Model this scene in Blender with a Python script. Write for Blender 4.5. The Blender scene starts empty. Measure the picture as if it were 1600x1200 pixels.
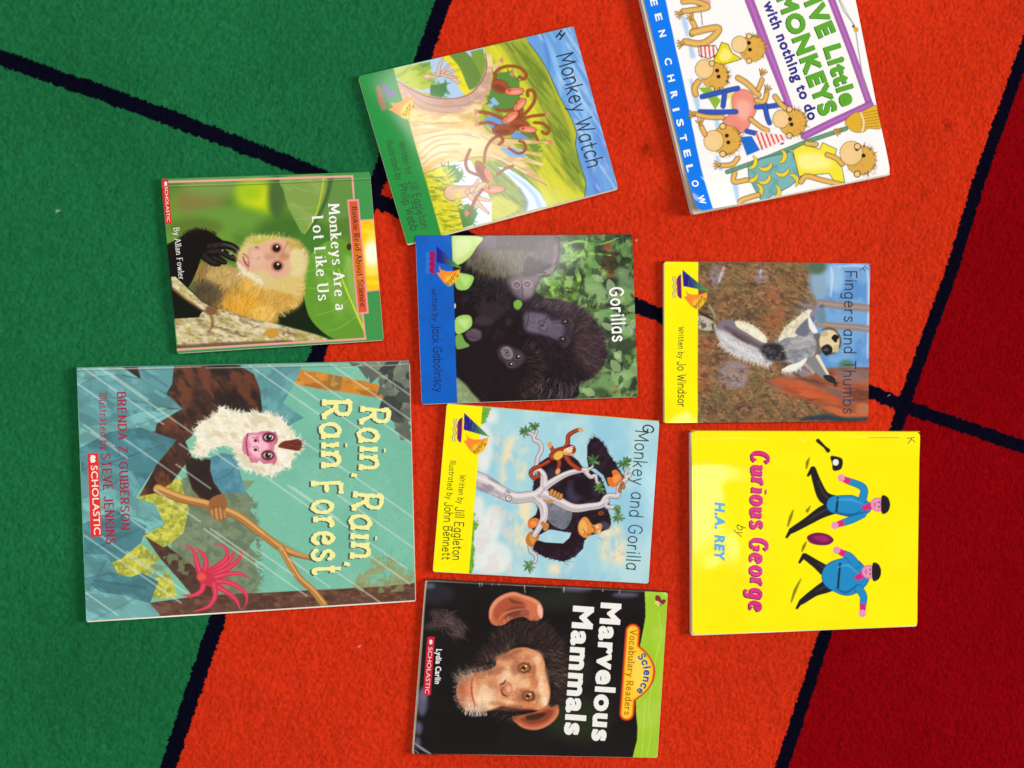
import bpy, bmesh, math, random
import numpy as np
from mathutils import Matrix, Vector
from mathutils.geometry import delaunay_2d_cdt

# ---------------------------------------------------------------- camera, light, exposure
PW, PH, FPX = 1600.0, 1200.0, 1290.0          # photograph size and focal length in its pixels
TILT_A, TILT_B, CAM_H = 0.016457, -0.120974, 0.8388
SC = bpy.context.scene
COL = SC.collection

def _rot(a, b):
    ca, sa, cb, sb = math.cos(a), math.sin(a), math.cos(b), math.sin(b)
    rx = np.array([[1, 0, 0], [0, ca, -sa], [0, sa, ca]])
    ry = np.array([[cb, 0, sb], [0, 1, 0], [-sb, 0, cb]])
    return rx @ ry
R_CV = _rot(TILT_A, TILT_B)
M_CV = np.diag([1.0, -1.0, -1.0])
CAM_POS = M_CV @ (-R_CV.T @ np.array([0, 0, CAM_H]))
CAM_ROT = M_CV @ R_CV.T @ M_CV

cam_data = bpy.data.cameras.new('camera')
cam = bpy.data.objects.new('camera', cam_data)
COL.objects.link(cam)
cam_data.sensor_width = 36.0
cam_data.sensor_fit = 'HORIZONTAL'
cam_data.lens = 36.0 * FPX / PW
cam_data.clip_start, cam_data.clip_end = 0.02, 60.0
m4 = Matrix.Identity(4)
for i in range(3):
    for j in range(3):
        m4[i][j] = float(CAM_ROT[i, j])
    m4[i][3] = float(CAM_POS[i])
cam.matrix_world = m4
SC.camera = cam

SC.view_settings.view_transform = 'Standard'
SC.view_settings.look = 'None'
SC.view_settings.exposure = -0.16
SC.view_settings.gamma = 1.0
SC.view_settings.use_curve_mapping = False
SC.cycles.use_denoising = True
SC.cycles.max_bounces = 6

world = bpy.data.worlds.new('World')
SC.world = world
world.use_nodes = True
bg = world.node_tree.nodes['Background']
bg.inputs['Color'].default_value = (1.0, 0.97, 0.93, 1)
bg.inputs['Strength'].default_value = 0.17       # bounce of the pale room

def ceiling_lamp(name, loc, sx, sy, rotz, radiance, color=(1, 0.97, 0.92), target=None):
    ld = bpy.data.lights.new(name, 'AREA')
    ld.shape = 'RECTANGLE'
    ld.size, ld.size_y = sx, sy
    ld.energy = radiance * sx * sy * math.pi
    ld.color = color
    lo = bpy.data.objects.new(name, ld)
    COL.objects.link(lo)
    lo.location = loc
    if target is None:
        lo.rotation_euler = (0, 0, rotz)
    else:
        lo.rotation_euler = (Vector(target) - Vector(loc)).to_track_quat('-Z', 'Y').to_euler()
    return lo


# a long ceiling fitting whose image lies across the upper left books, daylight from windows on the right, the room's other fittings, one lamp added to brighten the left
CX, CY = float(CAM_POS[0]), float(CAM_POS[1])
def mirror_of(u, v, z):
    """where a lamp at height z must hang to be mirrored at photo pixel (u, v) of a flat cover"""
    d = np.array([(u - PW / 2) / FPX, -(v - PH / 2) / FPX, -1.0]) @ CAM_ROT.T
    k = (CAM_H + z) / -d[2]
    return (CX + d[0] * k, CY + d[1] * k, z)
ceiling_lamp('ceiling_lamp', mirror_of(738, 256, 2.6), 1.15, .28, math.radians(-51), 7.5)
ceiling_lamp('window_light', (9.2, 0.8, 4.5), 3.4, 3.2, 0, 50.0, (1, 0.98, 0.96), (0.1, 0, 0))
ceiling_lamp('ceiling_lamp', mirror_of(1092, 806, 2.6), .5, .34, math.radians(-70), 6.5)
ceiling_lamp('ceiling_lamp', (1.5, 2.6, 2.6), 1.25, .6, 0.3, 9.0)
ceiling_lamp('ceiling_lamp', (-2.2, 0.9, 2.6), 1.25, .6, 0.3, 26.0)  # added, unseen: brightens the left side and falls off to the right
ceiling_lamp('ceiling_lamp', (-1.9, -1.9, 2.6), 1.25, .6, 0.3, 9.0)

# ---------------------------------------------------------------- picture <-> place
def unproject(px, z=0.0):
    """photo pixels (N,2) -> points on the horizontal plane z"""
    px = np.asarray(px, float).reshape(-1, 2)
    d = np.c_[(px[:, 0] - PW / 2) / FPX, -(px[:, 1] - PH / 2) / FPX, -np.ones(len(px))] @ CAM_ROT.T
    t = (z - CAM_POS[2]) / d[:, 2]
    return CAM_POS[:2] + d[:, :2] * t[:, None]

def homography(src, dst):
    A = []
    for (x, y), (u, v) in zip(src, dst):
        A.append([x, y, 1, 0, 0, 0, -u * x, -u * y, -u])
        A.append([0, 0, 0, x, y, 1, -v * x, -v * y, -v])
    return np.linalg.svd(np.array(A, float))[2][-1].reshape(3, 3)

def hmap(H, p):
    p = np.asarray(p, float).reshape(-1, 2)
    q = np.c_[p, np.ones(len(p))] @ H.T
    return q[:, :2] / q[:, 2:]

def lin(c):
    c = np.asarray(c, float) / 255.0
    return np.where(c <= 0.04045, c / 12.92, ((c + 0.055) / 1.055) ** 2.4)

INK = 0.86       # white paper reflects about this much

def noise2(x, y, seed):
    """value noise on float arrays"""
    xi, yi = np.floor(x).astype(np.int64), np.floor(y).astype(np.int64)
    fx, fy = x - xi, y - yi
    fx, fy = fx * fx * (3 - 2 * fx), fy * fy * (3 - 2 * fy)
    def h(a, b):
        n = (a * 374761393 + b * 668265263 + seed * 144665) & 0xFFFFFFFF
        n = ((n ^ (n >> 13)) * 1274126177) & 0xFFFFFFFF
        return ((n ^ (n >> 16)) & 0xFFFF) / 65535.0
    return (h(xi, yi) * (1 - fx) + h(xi + 1, yi) * fx) * (1 - fy) + (h(xi, yi + 1) * (1 - fx) + h(xi + 1, yi + 1) * fx) * fy

def fbm(x, y, seed, octv=4):
    v, a, s = 0.0, 0.5, 0.0
    for o in range(octv):
        v = v + a * noise2(x * 2 ** o, y * 2 ** o, seed + 17 * o)
        s += a
        a *= 0.55
    return v / s

def spline(pts, closed=False, n=6):
    p = np.asarray(pts, float)
    N = len(p)
    if N < 3:
        return p
    out = []
    rng = range(N) if closed else range(N - 1)
    for i in rng:
        if closed:
            a, b, c, d = p[i - 1], p[i], p[(i + 1) % N], p[(i + 2) % N]
        else:
            a, b, c, d = p[max(i - 1, 0)], p[i], p[i + 1], p[min(i + 2, N - 1)]
        for k in range(n):
            t = k / n
            out.append(0.5 * (2 * b + (c - a) * t + (2 * a - 5 * b + 4 * c - d) * t * t + (3 * b - a - 3 * c + d) * t ** 3))
    if not closed:
        out.append(p[-1])
    return np.array(out)

# ---------------------------------------------------------------- materials (all node based)
def new_mat(name):
    m = bpy.data.materials.new(name)
    m.use_nodes = True
    return m, m.node_tree.nodes, m.node_tree.links, m.node_tree.nodes['Principled BSDF']

def print_material(name, rough=0.22, spec=0.5, wav=0.02):
    """printed, coated card: the ink is the mesh's colour attribute, the coat has fine waves and scuffs"""
    m, N, L, b = new_mat(name)
    at = N.new('ShaderNodeAttribute'); at.attribute_name = 'ink'
    L.new(at.outputs['Color'], b.inputs['Base Color'])
    b.inputs['Specular IOR Level'].default_value = spec
    tc = N.new('ShaderNodeTexCoord')
    n1 = N.new('ShaderNodeTexNoise'); n1.inputs['Scale'].default_value = 60.0; n1.inputs['Detail'].default_value = 3.0
    L.new(tc.outputs['Object'], n1.inputs['Vector'])
    mr = N.new('ShaderNodeMapRange'); mr.inputs['To Min'].default_value = rough * .75; mr.inputs['To Max'].default_value = rough * 1.35
    L.new(n1.outputs['Fac'], mr.inputs['Value']); L.new(mr.outputs['Result'], b.inputs['Roughness'])
    n2 = N.new('ShaderNodeTexNoise'); n2.inputs['Scale'].default_value = 900.0; n2.inputs['Detail'].default_value = 2.0
    L.new(tc.outputs['Object'], n2.inputs['Vector'])
    bp = N.new('ShaderNodeBump'); bp.inputs['Strength'].default_value = wav; bp.inputs['Distance'].default_value = 0.001
    L.new(n2.outputs['Fac'], bp.inputs['Height']); L.new(bp.outputs['Normal'], b.inputs['Normal'])
    return m

_ink = {}
def ink_material(col, rough=0.25):
    """one flat printing ink with the slight unevenness of print"""
    k = tuple(col)
    if k not in _ink:
        m, N, L, b = new_mat('lettering_ink')
        c = lin(col) * INK
        n = N.new('ShaderNodeTexNoise'); n.inputs['Scale'].default_value = 400.0
        tc = N.new('ShaderNodeTexCoord'); L.new(tc.outputs['Object'], n.inputs['Vector'])
        r = N.new('ShaderNodeMix'); r.data_type = 'RGBA'
        r.inputs['A'].default_value = (*(c * 0.94), 1); r.inputs['B'].default_value = (*np.minimum(c * 1.06 + 0.002, 1), 1)
        L.new(n.outputs['Fac'], r.inputs['Factor']); L.new(r.outputs['Result'], b.inputs['Base Color'])
        b.inputs['Roughness'].default_value = rough
        _ink[k] = m
    return _ink[k]

def paper_material():
    m, N, L, b = new_mat('page_paper')
    tc = N.new('ShaderNodeTexCoord')
    w = N.new('ShaderNodeTexNoise'); w.inputs['Scale'].default_value = 1.0
    mp = N.new('ShaderNodeMapping'); mp.inputs['Scale'].default_value = (8, 8, 4000)
    L.new(tc.outputs['Object'], mp.inputs['Vector']); L.new(mp.outputs['Vector'], w.inputs['Vector'])
    r = N.new('ShaderNodeValToRGB')
    r.color_ramp.elements[0].color = (0.50, 0.44, 0.34, 1); r.color_ramp.elements[1].color = (0.78, 0.73, 0.63, 1)
    r.color_ramp.elements[0].position = 0.3; r.color_ramp.elements[1].position = 0.65
    L.new(w.outputs['Fac'], r.inputs['Fac']); L.new(r.outputs['Color'], b.inputs['Base Color'])
    b.inputs['Roughness'].default_value = 0.8
    return m

# ---------------------------------------------------------------- mesh helpers
def link_mesh(name, verts, faces, mat, parent=None, colors=None, smooth=False):
    me = bpy.data.meshes.new(name)
    verts = np.asarray(verts, np.float32)
    if isinstance(faces, np.ndarray):
        k = faces.shape[1]
        me.vertices.add(len(verts)); me.vertices.foreach_set('co', verts.ravel())
        me.loops.add(faces.size); me.loops.foreach_set('vertex_index', faces.astype(np.int32).ravel())
        me.polygons.add(len(faces)); me.polygons.foreach_set('loop_start', np.arange(0, faces.size, k, dtype=np.int32))
        me.update(calc_edges=True)
    else:
        me.from_pydata([tuple(map(float, v)) for v in verts], [], faces)
    if smooth:
        me.polygons.foreach_set('use_smooth', np.ones(len(me.polygons), bool))
    if colors is not None:
        ca = me.color_attributes.new('ink', 'FLOAT_COLOR', 'POINT')
        ca.data.foreach_set('color', np.c_[colors, np.ones(len(colors))].astype(np.float32).ravel())
    me.validate()
    me.materials.append(mat)
    o = bpy.data.objects.new(name, me)
    COL.objects.link(o)
    if parent is not None:
        o.parent = parent
    return o

# ---------------------------------------------------------------- stroke alphabet (written for this scene)
G = {}
def _g(ch, adv, *strokes):
    out = []
    for s in strokes:
        k, body = s[0], s[1:].split()
        pts = [tuple(float(v) for v in q.split(',')) for q in body]
        out.append((k, pts))
    G[ch] = (adv, out)
_g('A', 72, 'L0,0 34,100 68,0', 'L13,36 55,36')
_g('B', 58, 'L2,0 2,100', 'S2,100 28,100 46,90 46,66 30,54 2,54', 'S2,54 34,54 54,42 54,14 34,0 2,0')
_g('C', 68, 'S64,80 48,97 26,98 7,78 1,50 7,20 26,2 48,3 64,20')
_g('D', 66, 'L2,0 2,100', 'S2,100 30,99 54,84 62,50 54,16 30,1 2,0')
_g('E', 56, 'L52,100 2,100 2,0 54,0', 'L2,53 44,53')
_g('F', 54, 'L52,100 2,100 2,0', 'L2,52 43,52')
_g('G', 72, 'S65,82 48,98 26,98 7,78 1,50 7,20 26,2 48,2 65,16', 'L65,16 65,46 40,46')
_g('H', 64, 'L2,0 2,100', 'L60,0 60,100', 'L2,52 60,52')
_g('I', 8, 'L4,0 4,100')
_g('J', 48, 'L42,100 42,30', 'S42,30 39,8 22,0 6,6 1,22')
_g('K', 60, 'L2,0 2,100', 'L54,100 2,42', 'L18,58 58,0')
_g('L', 50, 'L2,100 2,0 48,0')
_g('M', 84, 'L2,0 6,100 41,28 76,100 80,0')
_g('N', 66, 'L2,0 2,100 62,0 62,100')
_g('O', 78, 'S38,100 14,90 2,50 14,10 38,0 62,10 74,50 62,90 38,100')
_g('P', 56, 'L2,0 2,100', 'S2,100 30,100 50,90 50,60 30,48 2,48')
_g('R', 60, 'L2,0 2,100', 'S2,100 30,100 48,90 48,62 30,50 2,50', 'L24,50 56,0')
_g('S', 56, 'S52,82 40,97 20,98 5,86 6,66 24,54 42,42 53,26 46,6 24,0 8,4 1,18')
_g('T', 60, 'L0,100 60,100', 'L30,100 30,0')
_g('U', 64, 'L2,100 2,34', 'S2,34 8,8 32,0 54,8 60,34', 'L60,34 60,100')
_g('V', 66, 'L0,100 32,0 64,100')
_g('W', 92, 'L0,100 22,0 45,78 68,0 90,100')
_g('Y', 62, 'L0,100 30,48 60,100', 'L30,48 30,0')
_g('Z', 60, 'L2,100 58,100 2,0 60,0')
_g('a', 54, 'S48,52 36,64 20,64 5,50 1,30 8,8 22,0 38,6 48,22', 'L48,66 48,0')
_g('b', 54, 'L2,102 2,0', 'S2,40 14,60 30,64 46,52 51,32 45,10 30,0 14,4 2,20')
_g('c', 48, 'S46,54 34,64 20,64 6,52 1,32 6,11 20,0 34,1 46,11')
_g('d', 54, 'L49,102 49,0', 'S49,40 37,60 22,64 6,52 1,32 7,10 22,0 38,4 49,20')
_g('e', 52, 'L3,34 48,36', 'S48,36 42,56 26,64 10,56 1,34 6,11 22,0 38,1 48,12')
_g('f', 36, 'S36,94 26,102 15,96 13,80', 'L13,80 13,0', 'L0,62 32,62')
_g('g', 54, 'S48,52 36,64 20,64 5,50 1,30 8,8 22,1 38,7 48,24', 'L48,66 48,-6', 'S48,-6 44,-26 26,-32 6,-24')
_g('h', 52, 'L2,102 2,0', 'S2,40 14,60 30,64 43,56 47,38', 'L47,38 47,0')
_g('i', 10, 'L5,64 5,0', 'L5,86 5,92')
_g('k', 48, 'L2,102 2,0', 'L42,62 2,24', 'L16,36 46,0')
_g('l', 10, 'L5,102 5,0')
_g('m', 80, 'L2,64 2,0', 'S2,40 12,60 24,64 36,56 39,38', 'L39,38 39,0', 'S39,40 50,60 62,64 73,56 76,38', 'L76,38 76,0')
_g('n', 52, 'L2,64 2,0', 'S2,40 14,60 30,64 43,56 47,38', 'L47,38 47,0')
_g('o', 54, 'S27,64 10,56 1,32 10,8 27,0 44,8 53,32 44,56 27,64')
_g('p', 54, 'L2,64 2,-34', 'S2,40 14,60 30,64 46,52 51,32 45,10 30,0 14,4 2,20')
_g('r', 36, 'L2,64 2,0', 'S2,36 10,56 22,64 34,60')
_g('s', 44, 'S41,54 30,64 16,64 5,55 7,42 24,33 40,22 40,7 26,0 12,1 1,10')
_g('t', 36, 'L14,90 14,16', 'S14,16 17,3 27,0 35,4', 'L0,62 32,62')
_g('u', 52, 'L2,64 2,26', 'S2,26 7,6 22,0 38,6 47,26', 'L47,64 47,0')
_g('v', 48, 'L0,64 24,0 48,64')
_g('w', 72, 'L0,64 18,0 36,56 54,0 72,64')
_g('y', 48, 'L0,64 25,2', 'L48,64 25,2 14,-24 2,-32')
_g(',', 10, 'L6,4 2,-16')
_g('.', 10, 'L4,2 5,5')
_g('-', 34, 'L2,32 32,32')
_g(' ', 34)
G_PRINT = dict(G)      # two-storey a for the printed (serif) styles
G_PRINT['a'] = (52, [('S', [(6, 52), (18, 64), (34, 62), (42, 48)]), ('L', [(42, 48), (42, 4), (50, 0)]),
                     ('S', [(42, 36), (22, 34), (4, 24), (4, 8), (16, 0), (30, 4), (42, 16)])])
G_PRINT['J'] = G['J']

def _disc(c, r, n=8):
    a = np.arange(n) * 2 * math.pi / n
    return [(c[0] + r * math.cos(t), c[1] + r * math.sin(t)) for t in a]

def stroke_text(txt, wt=0.1, thin=None, serif=0.0, gap=14, shear=0.0, rag=0.0, table=None, seed=1, wob=0.0, butt=False):
    """-> list of polygons (glyph units / 100, y up), total width. thin: pen width of horizontals"""
    T = table or (G_PRINT if serif or thin else G)
    rnd = random.Random(seed)
    polys, x = [], 0.0
    wt *= 100
    thin = wt if thin is None else thin * 100
    for ch in txt:
        adv, strokes = T.get(ch, T[' '])
        dy = rnd.uniform(-wob, wob) * 100
        for kind, pts in strokes:
            p = spline(pts, False, 5) if kind == 'S' else np.array(pts, float)
            if kind == 'L' and rag and len(p) >= 2:
                q = [p[0]]
                for a, b in zip(p[:-1], p[1:]):
                    for k in range(1, 5):
                        q.append(a + (b - a) * k / 4)
                p = np.array(q)
            p = p + [x, dy]
            n = len(p)
            seg = np.diff(p, axis=0)
            ln = np.maximum(np.hypot(seg[:, 0], seg[:, 1]), 1e-6)
            d = seg / ln[:, None]
            W = thin + (wt - thin) * np.abs(d[:, 1]) ** 1.3
            if kind == 'S':
                t = np.vstack([d[:1], d[:-1] + d[1:], d[-1:]])
                t /= np.maximum(np.hypot(t[:, 0], t[:, 1]), 1e-6)[:, None]
                w = np.r_[W[0], (W[:-1] + W[1:]) / 2, W[-1]]
                if rag:
                    w = w * np.array([rnd.uniform(1 - rag, 1 + rag) for _ in w])
                nn = np.c_[-t[:, 1], t[:, 0]] * w[:, None] / 2
                l, r = p + nn, p - nn
                for i in range(n - 1):
                    polys.append([l[i], l[i + 1], r[i + 1], r[i]])
                if not butt and not thin < wt:
                    polys.append(_disc(p[0], w[0] / 2)); polys.append(_disc(p[-1], w[-1] / 2))
            else:
                for i in range(n - 1):
                    a, b = p[i].copy(), p[i + 1].copy()
                    if butt or thin < wt:
                        e = min(W[i], thin + 2) * 0.45
                        if i > 0: a = a - d[i] * e
                        if i < n - 2: b = b + d[i] * e
                    w1 = W[i] * (rnd.uniform(1 - rag, 1 + rag) if rag else 1)
                    w2 = W[i] * (rnd.uniform(1 - rag, 1 + rag) if rag else 1)
                    nr = np.array([-d[i, 1], d[i, 0]])
                    polys.append([a + nr * w1 / 2, b + nr * w2 / 2, b - nr * w2 / 2, a - nr * w1 / 2])
                if not butt and not thin < wt and not rag:
                    for q in p:
                        polys.append(_disc(q, wt / 2))
                if serif:
                    for q, dd in ((p[0], d[0]), (p[-1], d[-1])):
                        yy = q[1] - dy
                        if abs(dd[1]) > 0.6 and min(abs(yy), abs(yy - 100), abs(yy - 64), abs(yy - 102), abs(yy + 34)) < 3:
                            s2, h2 = serif * 100, max(thin, 5)
                            lo = -s2 if not (abs(yy - 64) < 3 or abs(yy - 102) < 3) else -s2 * 1.0
                            hi = s2 if not (abs(yy - 64) < 3 or abs(yy - 102) < 3) else s2 * 0.15
                            yo = -h2 / 2 if yy > 20 else h2 / 2
                            polys.append([q + [lo, yo - h2 / 2], q + [hi, yo - h2 / 2], q + [hi, yo + h2 / 2], q + [lo, yo + h2 / 2]])
        x += adv + gap + (wt * 0.75 if ch != ' ' else 0)
    width = x - gap
    out = []
    for pl in polys:
        q = np.array(pl, float)
        q[:, 0] += q[:, 1] * shear
        out.append(q / 100.0)
    return out, width / 100.0

def font_text(txt, bold=0.0, shear=0.0, gap=1.0):
    """Blender's built-in sans face as polygons in cap-height units; bold: extra weight laid along its outlines"""
    cu = bpy.data.curves.new('t', 'FONT')
    cu.body = txt; cu.size = 1.0; cu.shear = shear; cu.space_character = gap * (1 + bold * 1.6)
    cu.resolution_u = 4
    ob = bpy.data.objects.new('t', cu)
    COL.objects.link(ob)
    dg = bpy.context.evaluated_depsgraph_get()
    me = bpy.data.meshes.new_from_object(ob.evaluated_get(dg))
    v = np.array([(q.co.x, q.co.y) for q in me.vertices])
    polys = [v[list(pg.vertices)] for pg in me.polygons]
    if bold:
        cnt = {}
        for pg in me.polygons:
            for e in pg.edge_keys:
                k = (tuple(np.round(v[e[0]], 4)), tuple(np.round(v[e[1]], 4)))
                k = k if k[0] < k[1] else (k[1], k[0])
                cnt[k] = cnt.get(k, 0) + 1
        for (a, b), n in cnt.items():
            if n != 1: continue
            a, b = np.array(a), np.array(b)
            d = b - a; L = np.hypot(*d)
            if L < 1e-5: continue
            d = d / L; nr = np.array([-d[1], d[0]]) * bold * .5; d = d * bold * .42
            polys.append(np.array([a - d + nr, b + d + nr, b + d - nr, a - d - nr]))
    bpy.data.objects.remove(ob); bpy.data.curves.remove(cu); bpy.data.meshes.remove(me)
    cap = 0.729
    x0, x1 = v[:, 0].min(), v[:, 0].max()
    return [np.c_[(q[:, 0] - x0), q[:, 1]] / cap for q in polys], (x1 - x0) / cap

# ---------------------------------------------------------------- painting the print of a cover
class Cover:
    """the print on one cover, painted as a grid of ink colours over the cover sheet (photo-oriented: s right, t down).
    Points are given in a working frame (x0, y0, k): photo pixel = (x0, y0) + k * point."""
    def __init__(self, crop, corners, height, res=1.0, base=(255, 255, 255), seed=3):
        self.x0, self.y0, self.k = crop
        self.h = height + .0008
        self.quad = self.photo(corners)
        self.H = homography(self.quad, [(0, 0), (1, 0), (1, 1), (0, 1)])
        self.Hi = np.linalg.inv(self.H)
        e = lambda a, b: np.hypot(*(self.quad[a] - self.quad[b]))
        self.nx = int(round(max(e(0, 1), e(3, 2)) * res)); self.ny = int(round(max(e(0, 3), e(1, 2)) * res))
        self.img = np.empty((self.ny, self.nx, 3)); self.img[:] = base
        self.sc = self.k * res
        self.rnd = random.Random(seed)
        self.rs = np.random.RandomState(seed)
        self.lift = None                 # function (s, t) -> extra height of the sheet
        self.regions = []
    def photo(self, p):
        return np.asarray(p, float).reshape(-1, 2) * self.k + [self.x0, self.y0]
    def st(self, p):
        return hmap(self.H, self.photo(p))
    def tex(self, p):
        return self.st(p) * [self.nx - 1, self.ny - 1]
    def _box(self, lo, hi, pad):
        x0, y0 = max(int(lo[0] - pad), 0), max(int(lo[1] - pad), 0)
        x1, y1 = min(int(hi[0] + pad) + 2, self.nx), min(int(hi[1] + pad) + 2, self.ny)
        return (x0, y0, x1, y1) if x1 > x0 and y1 > y0 else None
    def _mix(self, box, al, col):
        x0, y0, x1, y1 = box
        v = self.img[y0:y1, x0:x1]
        v += (np.asarray(col, float) - v) * al[..., None] if np.ndim(al) == 2 else 0
    def _alpha(self, pts, soft, smooth=False):
        q = self.tex(pts)
        if smooth: q = spline(q, True, 5)
        soft = max(soft * self.sc, 0.8)
        b = self._box(q.min(0), q.max(0), soft)
        if b is None: return None, None
        X, Y = np.meshgrid(np.arange(b[0], b[2], dtype=float), np.arange(b[1], b[3], dtype=float))
        ins = np.zeros(X.shape, bool); dm = np.full(X.shape, 1e9)
        for i in range(len(q)):
            ax, ay = q[i]; bx, by = q[(i + 1) % len(q)]
            dx, dy = bx - ax, by - ay
            if dy != 0:
                c = (ay > Y) != (by > Y)
                ins ^= c & (X < dx * (Y - ay) / dy + ax)
            L2 = dx * dx + dy * dy + 1e-9
            t = np.clip(((X - ax) * dx + (Y - ay) * dy) / L2, 0, 1)
            dm = np.minimum(dm, (X - ax - t * dx) ** 2 + (Y - ay - t * dy) ** 2)
        sd = np.sqrt(dm) * np.where(ins, 1, -1)
        a = np.clip(0.5 + sd / soft, 0, 1)
        return b, a * a * (3 - 2 * a)
    def poly(self, pts, col, soft=1.0, a=1.0, smooth=False):
        b, al = self._alpha(pts, soft, smooth)
        if b: self._mix(b, al * a, col)
    def blob(self, pts, col, soft=1.0, a=1.0):
        self.poly(pts, col, soft, a, True)
    def ell(self, cx, cy, rx, ry, col, soft=1.0, ang=0.0, a=1.0):
        c, s = math.cos(math.radians(ang)), math.sin(math.radians(ang))
        pts = [(cx + rx * math.cos(t) * c - ry * math.sin(t) * s, cy + rx * math.cos(t) * s + ry * math.sin(t) * c)
               for t in np.arange(20) * math.pi / 10]
        self.poly(pts, col, soft, a)
    def line(self, pts, w, col, soft=1.0, a=1.0, smooth=True):
        q = self.tex(pts)
        n0 = len(q)
        ws = np.full(n0, float(w)) if np.isscalar(w) else np.asarray(w, float)
        ws = ws * self.sc / 2
        if smooth and n0 > 2:
            q = spline(q, False, 5)
            ws = np.interp(np.linspace(0, n0 - 1, len(q)), np.arange(n0), ws)
        soft = max(soft * self.sc, 0.8)
        b = self._box(q.min(0), q.max(0), soft + ws.max())
        if b is None: return
        X, Y = np.meshgrid(np.arange(b[0], b[2], dtype=float), np.arange(b[1], b[3], dtype=float))
        sd = np.full(X.shape, -1e9)
        for i in range(len(q) - 1):
            ax, ay = q[i]; dx, dy = q[i + 1] - q[i]
            t = np.clip(((X - ax) * dx + (Y - ay) * dy) / (dx * dx + dy * dy + 1e-9), 0, 1)
            d = np.hypot(X - ax - t * dx, Y - ay - t * dy)
            sd = np.maximum(sd, ws[i] + (ws[i + 1] - ws[i]) * t - d)
        al = np.clip(0.5 + sd / soft, 0, 1)
        self._mix(b, al * a, col)
    def outline(self, pts, w, col, smooth=False, a=1.0):
        p = list(pts) + [pts[0]]
        if smooth: p = [tuple(v) for v in spline(pts, True, 5)]; p.append(p[0])
        self.line(p, w, col, 1.0, a, smooth=False)
    def mottle(self, pts, col, size, amount=1.0, lo=0.45, hi=0.7, ang=0.0, stretch=1.0, soft=6, seed=0, octv=4, smooth=False):
        """patches of another ink where a noise is high"""
        if pts is None:
            b = (0, 0, self.nx, self.ny); al = np.ones((self.ny, self.nx))
        else:
            b, al = self._alpha(pts, soft, smooth)
            if b is None: return
        X, Y = np.meshgrid(np.arange(b[0], b[2], dtype=float), np.arange(b[1], b[3], dtype=float))
        c, s = math.cos(math.radians(ang)), math.sin(math.radians(ang))
        f = 1.0 / (size * self.sc)
        n = fbm((X * c + Y * s) * f / stretch + 50, (-X * s + Y * c) * f + 50, 7 + seed, octv)
        m = np.clip((n - lo) / (hi - lo), 0, 1)
        self._mix(b, al * m * amount, col)
    def hair(self, pts, n, length, ang, cols, w=2.0, jit=25, a=0.7, inside=True, curl=0.0):
        """n short tapering strokes rooted inside a polygon; ang: degrees or function (x, y)->degrees, in the working frame"""
        p = np.asarray(pts, float)
        lo, hi = p.min(0), p.max(0)
        k = 0; tries = 0
        while k < n and tries < n * 30:
            tries += 1
            x, y = self.rnd.uniform(lo[0], hi[0]), self.rnd.uniform(lo[1], hi[1])
            c = False
            for i in range(len(p)):
                ax, ay = p[i]; bx, by = p[i - 1]
                if (ay > y) != (by > y) and x < (bx - ax) * (y - ay) / (by - ay) + ax: c = not c
            if not c: continue
            k += 1
            an = ang(x, y) if callable(ang) else ang
            an = math.radians(an + self.rnd.gauss(0, jit))
            L = length * self.rnd.uniform(0.6, 1.2)
            cu = self.rnd.uniform(-curl, curl)
            q = [(x, y), (x + math.cos(an) * L * .5, y + math.sin(an) * L * .5), (x + math.cos(an + cu) * L, y + math.sin(an + cu) * L)]
            self.line(q, [w, w * .8, w * .2], self.rnd.choice(cols), 1.0, a * self.rnd.uniform(.5, 1), smooth=False)
    def edge_hair(self, path, n, length, cols, w=2.5, jit=18, a=0.8, side=1, lean=0.0):
        """hairs along a path, pointing to one side of it"""
        p = np.asarray(path, float)
        seg = np.hypot(*np.diff(p, axis=0).T); cum = np.r_[0, np.cumsum(seg)]
        for i in range(n):
            d = self.rnd.uniform(0, cum[-1]); j = min(np.searchsorted(cum, d, 'right') - 1, len(seg) - 1)
            t = (d - cum[j]) / max(seg[j], 1e-6)
            b = p[j] + (p[j + 1] - p[j]) * t
            dx, dy = (p[j + 1] - p[j]) / max(seg[j], 1e-6)
            an = math.atan2(-dx * side, dy * side) + math.radians(lean + self.rnd.gauss(0, jit))
            L = length * self.rnd.uniform(0.5, 1.2)
            s0 = b - np.array([math.cos(an), math.sin(an)]) * L * .3
            e0 = b + np.array([math.cos(an), math.sin(an)]) * L * .7
            self.line([s0, (s0 + e0) / 2, e0], [w, w * .8, w * .2], self.rnd.choice(cols), 1.0, a * self.rnd.uniform(.5, 1), smooth=False)
    def leaves(self, pts, n, size, cols, a=0.9):
        p = np.asarray(pts, float); lo, hi = p.min(0), p.max(0)
        k = 0
        while k < n:
            x, y = self.rnd.uniform(lo[0], hi[0]), self.rnd.uniform(lo[1], hi[1])
            c = False
            for i in range(len(p)):
                ax, ay = p[i]; bx, by = p[i - 1]
                if (ay > y) != (by > y) and x < (bx - ax) * (y - ay) / (by - ay) + ax: c = not c
            if not c: continue
            k += 1
            L = size * self.rnd.uniform(.5, 1.2); w = L * self.rnd.uniform(.35, .6); an = self.rnd.uniform(0, 6.3)
            ca, sa = math.cos(an), math.sin(an)
            q = [(-L / 2, 0), (-L * .2, -w / 2), (L * .2, -w * .45), (L / 2, 0), (L * .2, w * .45), (-L * .2, w / 2)]
            self.poly([(x + u * ca - v * sa, y + u * sa + v * ca) for u, v in q], self.rnd.choice(cols), 5, a, True)
    # ---- into the place
    def region(self, name, pts):
        self.regions.append((name, pts))
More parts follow.
